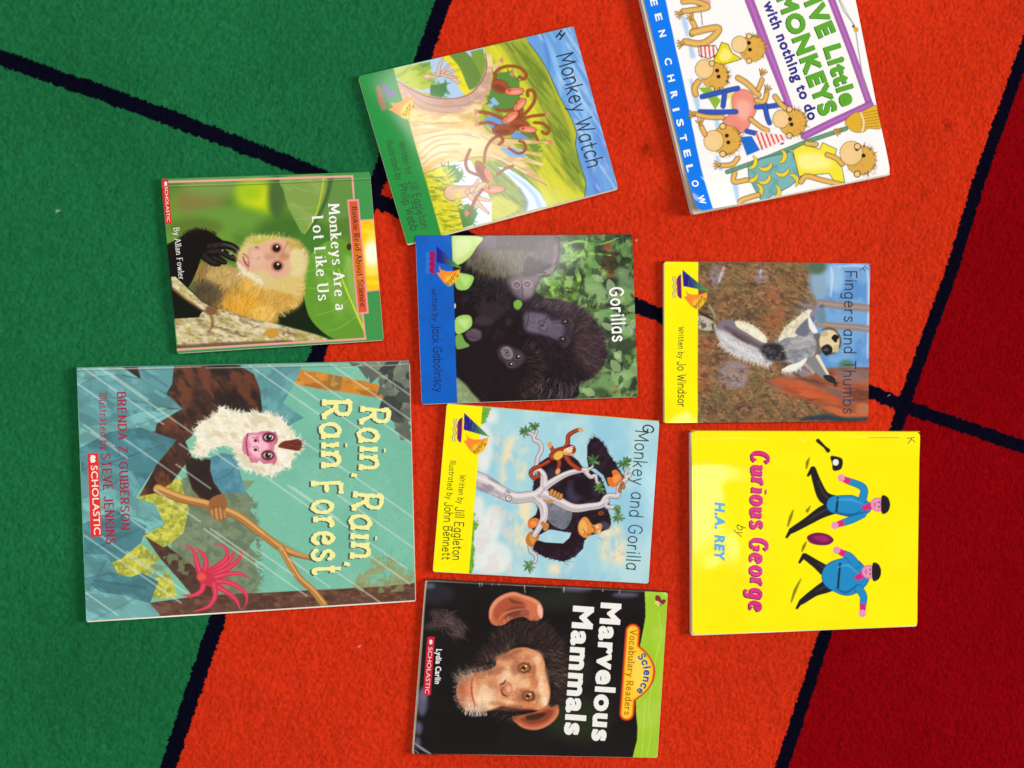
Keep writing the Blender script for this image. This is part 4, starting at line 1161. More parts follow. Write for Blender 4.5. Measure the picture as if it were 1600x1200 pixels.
# ---------------------------------------------------------------- gorilla family cover
def gorilla_book():
    c = Cover((630, 350, .24375), [(80, 78), (1468, 68), (1505, 1107), (120, 1155)], .0024, 1.0, (92, 122, 76), 8)
    A = [(300, 60), (1480, 60), (1520, 1120), (330, 1160)]
    # leaves behind
    c.mottle(A, (44, 54, 40), 90, .95, .42, .62, seed=1); c.mottle(A, (132, 172, 96), 60, .8, .5, .68, seed=2)
    R = [(880, 70), (1478, 66), (1508, 1108), (1060, 1120), (1300, 950), (1310, 700), (1150, 520), (880, 420)]
    c.leaves(R, 150, 120, [(110, 150, 84), (84, 120, 66), (134, 172, 104), (60, 84, 52), (150, 184, 118), (52, 66, 46)], .75)
    for (x, y, rx, ry, cc) in ((1330, 240, 60, 70, (74, 56, 40)), (1310, 150, 40, 25, (150, 86, 50)), (1330, 320, 30, 25, (140, 90, 56)), (1340, 400, 60, 70, (40, 46, 40)), (1430, 330, 40, 60, (120, 150, 106)), (1100, 340, 70, 60, (40, 50, 34)),
                              (1250, 450, 60, 90, (140, 176, 116)), (1300, 590, 50, 60, (120, 160, 100)), (1450, 420, 60, 90, (110, 140, 100)), (1370, 520, 60, 40, (44, 54, 44)), (1320, 680, 60, 60, (44, 52, 44)), (1440, 680, 40, 40, (170, 200, 160)), (1420, 780, 60, 60, (58, 74, 52)),
                              (1410, 980, 50, 80, (136, 170, 116)), (1300, 1010, 50, 60, (120, 160, 100)), (1210, 1040, 60, 50, (110, 150, 96)), (1370, 900, 40, 50, (40, 50, 40)), (1260, 1080, 60, 30, (60, 80, 52)), (1355, 1055, 16, 16, (190, 130, 84)), (1470, 1030, 30, 50, (52, 56, 52)), (1180, 200, 120, 40, (120, 170, 84)), (1070, 190, 50, 40, (140, 190, 90))):
        c.ell(x, y, rx, ry, cc, 30, c.rnd.uniform(0, 180), .85)
    for q in ([(1000, 150), (1120, 110), (1260, 130), (1380, 90)], [(1050, 230), (1180, 190), (1330, 200)], [(900, 340), (960, 400), (960, 460)], [(1180, 90), (1150, 180), (1050, 260)], [(1000, 420), (1090, 370), (1110, 400)], [(960, 460), (1040, 420), (1120, 440)]):
        c.line(q, [8, 16, 8] + [6] * (len(q) - 3), (156, 204, 92), 5, .9)
    c.leaves([(880, 330), (1130, 340), (1130, 520), (900, 460)], 36, 70, [(150, 206, 70), (110, 160, 60), (60, 90, 40), (176, 220, 100)], .8)
    c.mottle(R, (34, 42, 30), 40, .55, .54, .68, seed=21)
    c.leaves(R, 46, 84, [(124, 164, 96), (92, 132, 74), (152, 186, 122), (50, 66, 42), (170, 198, 140)], .7)
    c.hair(R, 70, 70, lambda x, y: 40 + x * .3, [(168, 200, 128), (60, 84, 48), (140, 180, 100)], 3.5, 60, .6)
    # dark family mass
    mass = [(318, 190), (420, 140), (520, 70), (960, 66), (1002, 140), (992, 260), (940, 330), (880, 350), (840, 430), (900, 470), (1010, 490), (1130, 545), (1230, 620), (1292, 750), (1296, 870), (1230, 970), (1130, 1030), (1070, 1120), (460, 1144), (420, 1060), (330, 990)]
    c.blob(mass, (30, 21, 25), 14)
    c.mottle(mass, (56, 44, 50), 70, .7, .48, .66, seed=3); c.mottle(mass, (22, 15, 18), 90, .8, .45, .65, seed=4)
    # leaning one: back with lamp glare painted in olive, dark crown, face and muzzle
    c.blob([(500, 78), (700, 70), (960, 68), (990, 140), (860, 180), (700, 150), (560, 150)], (58, 46, 50), 24)
    c.blob([(520, 80), (590, 78), (600, 160), (600, 330), (520, 300), (440, 220)], (104, 84, 100), 34, .8)
    c.blob([(400, 230), (520, 170), (700, 160), (880, 180), (820, 270), (720, 330), (600, 340), (470, 300)], (92, 82, 68), 40)
    c.hair([(380, 240), (520, 160), (880, 180), (800, 290), (650, 340), (480, 310)], 420, 52, lambda x, y: 100 if x < 620 else 80, [(138, 128, 92), (60, 50, 46), (116, 104, 84), (152, 142, 104), (40, 32, 34)], 4, 20, .6)
    c.hair([(520, 80), (960, 70), (960, 160), (560, 170)], 140, 50, 95, [(84, 68, 76), (30, 22, 26), (104, 88, 96)], 4, 18, .5)
    c.blob([(880, 120), (950, 90), (996, 120), (998, 200), (986, 262), (940, 270), (880, 240), (850, 190)], (96, 78, 90), 80)
    c.ell(972, 200, 18, 70, (138, 118, 130), 34, 6); c.ell(930, 200, 50, 40, (108, 90, 102), 50, -40, .8); c.hair([(840, 120), (990, 90), (995, 260), (870, 260)], 110, 34, 110, [(132, 112, 126), (50, 40, 46), (104, 86, 98), (30, 22, 26)], 3.5, 30, .45)
    c.line([(835, 235), (890, 250), (955, 275), (982, 245)], 8, (56, 44, 50), 5, .9); c.blob([(940, 280), (980, 262), (950, 320), (900, 310)], (136, 116, 128), 14)
    c.line([(840, 325), (880, 318), (925, 322)], [10, 18, 8], (150, 132, 140), 8, .8); c.line([(845, 320), (880, 312), (915, 316)], 8, (22, 16, 18), 4)
    c.blob([(800, 210), (850, 240), (850, 330), (800, 330), (770, 280)], (34, 26, 28), 24)
    c.blob([(672, 360), (740, 330), (800, 340), (880, 330), (850, 400), (812, 470), (770, 490), (720, 460), (690, 420)], (112, 94, 106), 40); c.ell(800, 420, 40, 50, (140, 120, 132), 40)
    for (x, y) in ((728, 390), (796, 386)):
        c.ell(x, y, 30, 28, (164, 142, 154), 12); c.ell(x, y, 22, 20, (90, 72, 84), 8); c.ell(x, y, 15, 13, (132, 112, 124), 7); c.line([(x - 14, y - 4), (x, y - 12), (x + 14, y - 2)], 5, (60, 46, 56), 4)
    c.line([(760, 380), (765, 430), (768, 480)], 8, (80, 62, 72), 6, .9)
    c.hair([(340, 280), (700, 360), (680, 560), (400, 480)], 200, 60, 120, [(64, 50, 56), (24, 18, 20), (84, 68, 76)], 4, 25, .5)
    # large one
    big = [(800, 500), (900, 490), (1010, 495), (1130, 548), (1226, 620), (1288, 750), (1290, 870), (1220, 960), (1090, 1010), (960, 980), (900, 860), (830, 720), (770, 600)]
    c.blob(big, (32, 22, 28), 24)
    c.ell(1190, 800, 90, 150, (70, 52, 56), 110, -12, .8); c.ell(1150, 620, 110, 40, (66, 52, 60), 60, 35, .8); c.ell(1040, 540, 150, 40, (62, 50, 58), 60, 12, .8)
    c.edge_hair([(900, 490), (1010, 492), (1130, 545), (1230, 620), (1290, 750), (1294, 870), (1230, 970), (1130, 1030)], 260, 46, [(82, 66, 74), (106, 80, 84), (50, 38, 44), (128, 104, 110)], 4, 18, .6, 1)
    c.hair([(1000, 500), (1130, 550), (1270, 700), (1280, 880), (1180, 960), (1100, 820), (1080, 650)], 320, 56, lambda x, y: math.degrees(math.atan2(y - 720, x - 900)), [(90, 68, 72), (30, 21, 26), (116, 86, 84), (68, 54, 62)], 4, 18, .6)
    c.hair([(820, 500), (1000, 500), (1080, 560), (960, 590), (820, 560)], 140, 50, -40, [(104, 88, 98), (34, 26, 30), (132, 112, 122)], 4, 20, .5)
    c.hair([(880, 980), (1150, 1000), (1070, 1110), (860, 1115)], 140, 60, 110, [(118, 100, 108), (58, 46, 54), (142, 124, 130)], 4, 20, .55)
    c.blob([(950, 560), (1060, 590), (1090, 660), (1080, 740), (1040, 790), (990, 740)], (58, 46, 56), 30)
    c.blob([(784, 568), (860, 566), (920, 580), (955, 620), (1020, 632), (1030, 700), (990, 740), (930, 720), (880, 704), (800, 690), (775, 650)], (92, 80, 100), 36)
    c.blob([(800, 590), (880, 590), (940, 630), (930, 690), (860, 690), (800, 670)], (122, 110, 134), 40)
    c.line([(806, 566), (800, 620), (786, 664)], [6, 9, 6], (26, 18, 24), 4); c.line([(770, 600), (784, 640), (776, 668)], 10, (84, 74, 80), 8, .7)
    c.line([(866, 640), (880, 620), (914, 612), (920, 590)], 9, (44, 34, 46), 5, .9); c.line([(870, 655), (886, 680), (916, 690), (930, 660)], 9, (44, 34, 46), 5, .9); c.ell(890, 650, 14, 10, (30, 22, 30), 8); c.ell(905, 630, 10, 6, (36, 26, 34), 6)
    for q in ([(940, 640), (1000, 640), (1040, 660)], [(935, 670), (990, 690), (1030, 720)], [(930, 690), (970, 720), (1000, 740)], [(950, 620), (1000, 610), (1030, 610)], [(820, 600), (870, 600)], [(820, 660), (860, 668)]):
        c.line(q, 4, (62, 50, 64), 4, .8); c.line([(x, y + 8) for x, y in q], 4, (150, 136, 160), 5, .4)
    for (x, y) in ((1036, 628), (1020, 738)):
        c.ell(x, y, 26, 20, (44, 34, 42), 8); c.ell(x, y, 14, 12, (60, 34, 26), 5); c.ell(x + 3, y - 3, 5, 4, (226, 210, 200), 2)
    c.line([(1060, 600), (1090, 640), (1080, 670)], [8, 14, 8], (90, 72, 80), 10, .7); c.line([(1050, 720), (1060, 760), (1030, 790)], [6, 12, 6], (84, 68, 76), 10, .6)
    c.hair([(790, 560), (960, 560), (1040, 640), (1030, 740), (930, 740), (790, 700)], 130, 26, 175, [(140, 126, 150), (62, 52, 66), (112, 100, 124)], 3, 30, .35)
    c.line([(770, 560), (840, 552), (930, 566), (990, 600)], [16, 24, 24, 14], (40, 29, 35), 18, .8); c.line([(775, 690), (850, 715), (920, 745), (990, 775)], [14, 24, 26, 14], (38, 28, 34), 18, .8)
    c.mottle([(790, 570), (950, 580), (950, 720), (800, 700)], (70, 58, 74), 26, .5, .52, .68, seed=31)
    # infant
    c.blob([(350, 800), (560, 760), (640, 740), (780, 740), (880, 830), (900, 930), (850, 1050), (760, 1100), (560, 1120), (420, 1060)], (30, 20, 23), 26)
    c.edge_hair([(780, 745), (850, 800), (895, 880), (896, 960), (850, 1050), (760, 1100)], 160, 44, [(88, 60, 62), (60, 42, 46), (40, 28, 32), (110, 78, 78)], 4, 18, .6, 1)
    c.hair([(760, 780), (870, 840), (870, 960), (800, 1060), (720, 1080), (780, 960)], 200, 44, lambda x, y: math.degrees(math.atan2(y - 900, x - 660)), [(70, 48, 50), (30, 20, 24), (92, 66, 66)], 4, 18, .55)
    c.blob([(610, 800), (650, 775), (700, 790), (760, 820), (780, 870), (730, 920), (680, 920), (640, 880), (610, 850)], (66, 54, 60), 26)
    c.blob([(625, 810), (660, 784), (692, 800), (706, 840), (690, 866), (650, 860)], (132, 120, 130), 14)
    c.line([(645, 812), (668, 808), (676, 826)], 6, (70, 56, 66), 4, .9); c.line([(650, 836), (672, 846), (684, 836)], 6, (62, 48, 58), 4, .9); c.ell(664, 824, 10, 7, (64, 50, 58), 5)
    for (x, y) in ((736, 852), (690, 900)):
        c.ell(x, y, 26, 22, (92, 76, 82), 10); c.ell(x, y, 17, 15, (30, 18, 16), 5); c.ell(x + 2, y - 1, 9, 8, (84, 46, 32), 4); c.ell(x + 4, y - 3, 5, 4, (250, 244, 236), 2)
    c.blob([(400, 700), (450, 670), (500, 690), (490, 740), (430, 750)], (88, 74, 88), 16); c.line([(440, 680), (490, 700)], 6, (130, 114, 130), 6, .6); c.line([(420, 720), (480, 735)], 6, (50, 40, 50), 6, .8)
    c.ell(560, 560, 80, 60, (48, 38, 42), 40); c.ell(520, 620, 60, 30, (58, 46, 50), 30)
    c.hair(mass, 700, 34, lambda x, y: 60 + 40 * math.sin(x * .008) + 30 * math.cos(y * .01), [(74, 58, 66), (14, 9, 11), (92, 74, 82), (20, 14, 17)], 2.5, 26, .4)
    c.hair(big, 800, 40, lambda x, y: math.degrees(math.atan2(y - 680, x - 860)), [(98, 78, 84), (18, 12, 15), (124, 98, 100), (60, 48, 54)], 2.2, 18, .4)
    c.blob([(786, 572), (860, 570), (920, 584), (950, 622), (1010, 640), (1016, 700), (980, 730), (925, 714), (870, 700), (800, 686)], (108, 96, 114), 44, .45)
    # leaves in front
    c.blob([(312, 84), (420, 78), (510, 90), (470, 150), (430, 210), (360, 260), (318, 240)], (196, 222, 130), 8); c.blob([(330, 100), (420, 100), (430, 170), (340, 220)], (220, 238, 170), 40)
    c.blob([(330, 320), (390, 318), (452, 340), (430, 400), (395, 424), (340, 410)], (158, 206, 100), 6); c.blob([(360, 330), (430, 345), (400, 400)], (184, 224, 126), 24)
    c.blob([(334, 610), (380, 584), (432, 592), (440, 650), (395, 690), (350, 705), (332, 680)], (162, 208, 104), 6); c.blob([(350, 620), (420, 610), (400, 670)], (190, 226, 140), 24)
    c.blob([(336, 720), (370, 705), (395, 750), (424, 782), (360, 802), (340, 790)], (118, 166, 78), 5)
    c.blob([(710, 500), (740, 486), (764, 512), (740, 548), (712, 535)], (122, 176, 66), 6)
    c.blob([(330, 990), (390, 1020), (440, 1080), (490, 1150), (340, 1160)], (132, 150, 108), 22); c.mottle([(330, 1000), (430, 1070), (480, 1150), (340, 1150)], (160, 176, 136), 30, .7)
    c.ell(332, 525, 6, 16, (210, 216, 200), 4)
    # blue strip
    band = [(40, 60), (309, 60), (328, 560), (347, 1170), (90, 1170)]
    c.poly(band, (14, 98, 200), 1.5); c.mottle(band, (20, 88, 184), 120, .6)
    lg = sails_logo(c, 190, 250, .98, 2, (160, 20, 90), (60, 150, 240), True)
    c.region('author_band', band)
    c.lift = wave((.10, .10, .3, .3, .0010), (.9, .95, .2, .2, .0004))
    c.build('picture_book', 'Gorillas book with bright blue strip and a dark gorilla family photo', GLOSS, PAPER, GROUP, (60, 70, 60), (.0003, 0, 0, .0004), corner=2)
    lg()
    c.write('title', 'Gorillas', (1326, 412), (1344, 760), 84, (246, 246, 240), wt=.16, gap=14, wob=.03)
    D = (14, 26, 84)
    c.write('author_line', 'written by', (182, 420), (192, 622), 36, D, **HAND)
    c.write('author_line', 'Jack Gabolinscy', (184, 646), (206, 1080), 56, D, **HAND)
    c.write('pen_mark', 'F', (1370, 100), (1376, 134), 48, (28, 26, 30), wt=.12)

# ---------------------------------------------------------------- leaping lemur cover
def lemur_book():
    c = Cover((1020, 390, .24161), [(75, 78), (1400, 92), (1393, 1110), (75, 1122)], .0026, 1.0, (124, 88, 58), 9)
    A = [(280, 70), (1410, 80), (1400, 1120), (280, 1130)]
    c.mottle(A, (84, 62, 42), 60, .8, .42, .62, seed=1); c.mottle(A, (156, 108, 66), 70, .7, .5, .68, seed=2); c.mottle(A, (104, 104, 58), 110, .6, .52, .68, seed=3)
    c.hair([(290, 90), (1060, 90), (1080, 420), (840, 560), (500, 480), (300, 420)], 420, 90, lambda x, y: 10 + 50 * math.sin(x * .01) + 40 * math.sin(y * .013), [(184, 132, 76), (70, 50, 34), (150, 100, 58), (200, 152, 96), (110, 100, 56), (56, 42, 30)], 7, 45, .5)
    c.hair([(290, 560), (480, 680), (700, 800), (900, 900), (1200, 1100), (300, 1110)], 460, 80, lambda x, y: 20 + 60 * math.sin(x * .012 + y * .01), [(172, 122, 70), (64, 48, 32), (140, 96, 56), (112, 108, 62), (52, 40, 28), (190, 140, 90)], 7, 45, .5)
    c.ell(300, 800, 60, 120, (170, 84, 46), 70, 0, .6); c.ell(330, 620, 70, 60, (168, 92, 52), 60, 0, .6); c.ell(790, 400, 70, 180, (162, 94, 58), 70, 0, .8)
    for (x, y, rx, ry) in ((520, 810, 95, 95), (950, 810, 90, 60), (700, 170, 40, 50), (400, 180, 36, 80), (990, 380, 60, 50)):
        c.ell(x, y, rx, ry, (150, 136, 160), 50, 0, .8)
    c.mottle([(420, 720), (620, 720), (610, 900), (430, 900)], (172, 160, 184), 24, .6, .45, .7, 0, 1, 60); c.hair([(420, 720), (620, 720), (610, 900), (430, 900)], 50, 60, 20, [(120, 90, 70), (90, 70, 56), (160, 130, 110)], 6, 45, .5); c.ell(440, 170, 10, 70, (200, 196, 214), 12, 20); c.ell(700, 150, 10, 30, (206, 200, 216), 10)
    for k_ in range(60):
        c.ell(c.rnd.uniform(300, 1060), c.rnd.choice([c.rnd.uniform(90, 460), c.rnd.uniform(640, 1110)]), c.rnd.uniform(20, 70), c.rnd.uniform(8, 24), c.rnd.choice([(150, 106, 66), (84, 64, 44), (176, 130, 84), (112, 92, 56), (130, 84, 54)]), 40, c.rnd.uniform(-70, 70), .5)
    c.mottle(A, (64, 46, 34), 16, .55, .52, .68, 30, 1.8, seed=41); c.mottle(A, (190, 146, 100), 12, .5, .56, .7, 20, 2.2, seed=42); c.mottle(A, (116, 112, 66), 18, .4, .58, .7, -30, 2, seed=43)
    c.poly(A, (168, 146, 140), 1, .10)  # mauve gloss haze painted over the background
    # sky and far trunks
    sky = [(1080, 78), (1410, 80), (1402, 772), (1200, 776), (1110, 765), (1050, 640), (1040, 480), (1060, 330), (1040, 240)]
    c.poly(sky, (96, 150, 208), 34)
    c.mottle(sky, (126, 174, 224), 90, .8, .45, .65); c.ell(1080, 200, 70, 120, (140, 170, 196), 70); c.ell(1180, 180, 60, 90, (150, 192, 232), 50)
    for q in ([(1150, 110), (1160, 180), (1150, 300)], [(1380, 110), (1392, 300), (1386, 700)], [(1200, 110), (1300, 104), (1380, 112)]): c.line(q, [8, 18, 8], (206, 222, 240), 14, .8)
    for q, w in (([(1080, 345), (1200, 360), (1300, 370), (1400, 380)], 50), ([(1070, 480), (1200, 495), (1300, 500), (1396, 515)], 44)):
        c.line(q, w, (152, 128, 116), 16, .9); c.line(q, w * .3, (190, 160, 136), 10, .6)
    c.ell(1250, 745, 46, 34, (84, 130, 110), 30); c.ell(1060, 110, 60, 50, (84, 110, 84), 40); c.ell(1090, 430, 30, 50, (110, 140, 150), 30)
    # red trunk
    tr = [(720, 850), (850, 820), (960, 830), (1100, 800), (1150, 766), (1402, 762), (1396, 1112), (1250, 1094), (1130, 1040), (1000, 980), (850, 930)]
    c.poly(tr, (156, 84, 56), 24)
    c.mottle(tr, (206, 104, 60), 46, .9, .44, .6, 14, 4, seed=2); c.mottle(tr, (104, 60, 46), 40, .8, .52, .66, 14, 4, seed=5); c.mottle(tr, (132, 108, 110), 60, .7, .55, .7, 14, 3, seed=7)
    c.blob([(760, 850), (880, 840), (1050, 880), (1200, 960), (1180, 1000), (1000, 940), (850, 900)], (206, 92, 50), 40, .7); c.blob([(1180, 780), (1390, 770), (1390, 850), (1240, 860)], (140, 112, 108), 40, .8)
    c.line([(960, 1098), (1100, 1085), (1260, 1100), (1395, 1095)], [20, 40, 30, 30], (50, 56, 70), 20, .9); c.ell(1360, 1030, 50, 40, (190, 116, 76), 30, 0, .8)
    # lemur: tail, legs, trunk, arms, head
    gy, lg_, cr, dk = (160, 158, 162), (184, 182, 186), (236, 228, 200), (48, 43, 46)
    c.blob([(292, 432), (350, 440), (420, 500), (400, 520), (330, 522), (292, 500)], (190, 182, 160), 8); c.mottle([(292, 432), (420, 490), (400, 520), (292, 510)], (90, 84, 74), 16, .9, .5, .6); c.line([(300, 405), (350, 430), (395, 455)], [8, 16, 6], (40, 34, 30), 8, .9); c.line([(365, 360), (392, 410), (400, 450)], [14, 12, 6], (166, 156, 130), 8, .9)
    c.blob([(430, 470), (520, 455), (640, 530), (735, 600), (700, 650), (600, 620), (500, 560), (420, 530)], (126, 116, 124), 14)
    c.blob([(535, 462), (600, 468), (670, 505), (728, 560), (738, 604), (690, 590), (610, 540), (545, 500)], cr, 10); c.hair([(535, 462), (600, 468), (728, 550), (735, 600), (600, 530)], 90, 34, -30, [(246, 240, 214), (200, 190, 150), (170, 160, 130)], 5, 30, .7)
    c.line([(470, 500), (600, 580), (700, 640)], [20, 40, 30], (96, 72, 80), 18, .7); c.line([(520, 545), (620, 610)], 14, (70, 44, 40), 10, .6)
    c.blob([(405, 520), (470, 530), (560, 585), (700, 650), (770, 720), (745, 752), (640, 720), (540, 690), (470, 640), (430, 590)], (196, 194, 198), 26)
    c.hair([(420, 540), (560, 590), (720, 670), (740, 740), (600, 710), (470, 640)], 180, 34, 40, [(226, 224, 226), (140, 140, 146), (242, 240, 238), (110, 110, 118)], 5, 25, .6)
    c.edge_hair([(430, 600), (480, 650), (560, 695), (660, 730), (745, 752)], 90, 40, [(240, 236, 228), (210, 206, 196), (180, 174, 160)], 6, 24, .8, -1)
    torso = [(700, 640), (760, 604), (820, 580), (900, 556), (980, 540), (1050, 524), (1062, 600), (1046, 680), (990, 716), (930, 740), (860, 724), (740, 712)]
    c.blob(torso, gy, 24); c.mottle(torso, (116, 118, 128), 30, .7, .45, .62, 0, 2); c.mottle(torso, (176, 178, 184), 24, .6, .52, .68, 0, 2, seed=3)
    c.hair(torso, 180, 34, 175, [(176, 177, 182), (110, 112, 120), (206, 206, 208)], 4, 18, .5)
    c.blob([(694, 640), (740, 606), (820, 610), (850, 650), (858, 715), (760, 716), (720, 690)], dk, 34); c.mottle([(694, 640), (820, 610), (858, 715), (740, 712)], (96, 92, 96), 20, .7, .52, .65); c.line([(830, 660), (900, 640), (960, 648)], 5, (196, 184, 140), 4, .7)
    c.blob([(836, 780), (880, 748), (940, 730), (995, 700), (980, 742), (930, 778), (880, 790)], (240, 238, 232), 10); c.edge_hair([(836, 782), (880, 790), (935, 775), (985, 738)], 40, 30, [(240, 238, 232), (214, 210, 200)], 6, 24, .8, -1)
    c.line([(450, 560), (560, 640), (700, 710)], [14, 40, 20], (232, 230, 232), 34, .6); c.line([(560, 480), (650, 520), (715, 585)], [14, 34, 16], (250, 246, 230), 26, .6); c.line([(900, 600), (980, 580), (1040, 580)], [10, 30, 20], (196, 196, 200), 26, .6)
    c.hair([(420, 540), (560, 590), (720, 670), (740, 740), (600, 710), (470, 640)], 220, 26, 40, [(250, 250, 250), (150, 148, 152), (210, 208, 210)], 2.5, 26, .5)
    # raised arm
    c.blob([(812, 590), (850, 510), (920, 450), (1005, 388), (1032, 416), (970, 500), (930, 560), (860, 570)], cr, 10); c.hair([(812, 585), (850, 510), (1000, 395), (1000, 440), (930, 550)], 150, 40, -120, [(248, 242, 216), (206, 196, 156), (180, 170, 136)], 5, 30, .7)
    c.blob([(920, 540), (960, 480), (1020, 430), (1046, 440), (1020, 500), (990, 560)], (112, 114, 130), 12); c.line([(1010, 440), (1030, 500), (1052, 530)], [14, 40, 30], (246, 244, 238), 10, .95)
    c.line([(1030, 420), (1060, 385), (1085, 365)], [30, 26, 20], (140, 130, 158), 10)
    for dx, dy in ((14, -16), (22, -6), (24, 6), (14, 18)): c.line([(1082, 368), (1090 + dx, 366 + dy)], [9, 5], (104, 96, 122), 4)
    # far arm and hand
    c.blob([(1046, 690), (1080, 690), (1120, 770), (1140, 812), (1100, 835), (1060, 800), (990, 740)], (130, 132, 136), 10); c.line([(1066, 690), (1100, 750), (1135, 812)], [26, 20, 14], cr, 8, .95); c.line([(985, 742), (1040, 796)], 20, (200, 172, 168), 12, .8)
    c.blob([(1102, 815), (1150, 812), (1182, 840), (1170, 864), (1128, 850)], (42, 42, 50), 6)
    for x, y in ((1200, 862), (1196, 882), (1180, 892)): c.line([(1150, 836), (1172, 856), (x, y)], [20, 12, 6], (40, 40, 48), 4)
    # head
    c.line([(1060, 560), (1085, 590), (1075, 660)], [40, 60, 40], (110, 104, 96), 14)
    c.ell(1148, 596, 72, 82, (90, 66, 48), 10); c.ell(1142, 594, 66, 76, (226, 208, 164), 10)
    c.hair([(1085, 530), (1200, 530), (1210, 660), (1100, 660)], 100, 22, lambda x, y: math.degrees(math.atan2(y - 600, x - 1140)), [(240, 226, 190), (196, 172, 124), (214, 196, 156)], 4, 30, .5)
    c.ell(1110, 545, 24, 18, (196, 176, 136), 10); c.line([(1092, 520), (1130, 508), (1180, 520), (1212, 570)], [8, 12, 10, 5], (110, 70, 50), 6, .8)
    c.blob([(1092, 632), (1130, 612), (1160, 634), (1158, 666), (1122, 686), (1098, 664)], (38, 34, 38), 8); c.ell(1120, 648, 18, 10, (84, 80, 88), 8)
    c.blob([(1155, 572), (1176, 548), (1202, 560), (1196, 580), (1172, 590)], (28, 26, 28), 6); c.ell(1182, 590, 12, 10, (30, 28, 30), 6); c.ell(1186, 640, 18, 26, (206, 186, 140), 12)
    # yellow strip
    band = [(40, 60), (294, 60), (291, 600), (289, 1140), (40, 1140)]
    c.poly(band, (255, 244, 0), 1.5); c.mottle(band, (252, 236, 0), 120, .5)
    lg = sails_logo(c, 172, 240, 1.0, 0)
    c.region('author_band', band)
    for q in ([(80, 85), (150, 92)], [(205, 1010), (220, 1070), (226, 1112)]): c.line(q, [3, 9, 14][:len(q)], (255, 250, 170), 8, .6)
    c.lift = wave((.08, .9, .12, .12, .0012), (.97, .03, .12, .2, .0014), (.98, .5, .06, .6, .0007))
    c.build('picture_book', 'Fingers and Thumbs book with yellow strip and a leaping lemur photo', GLOSS, PAPER, GROUP, (120, 100, 70), (.0004, 0, 0, 0), corner=3)
    lg()
    c.write('title', 'Fingers and Thumbs', (1242, 142), (1232, 1066), 74, (52, 56, 74), wt=.1, gap=14, wob=.03)
    D = (64, 60, 26)
    c.write('author_line', 'Written by', (168, 500), (166, 706), 36, D, **HAND)
    c.write('author_line', 'Jo Windsor', (160, 726), (162, 1020), 54, D, **HAND)
    c.write('pen_mark', 'F', (1332, 136), (1352, 160), 46, (50, 54, 74), wt=.08)

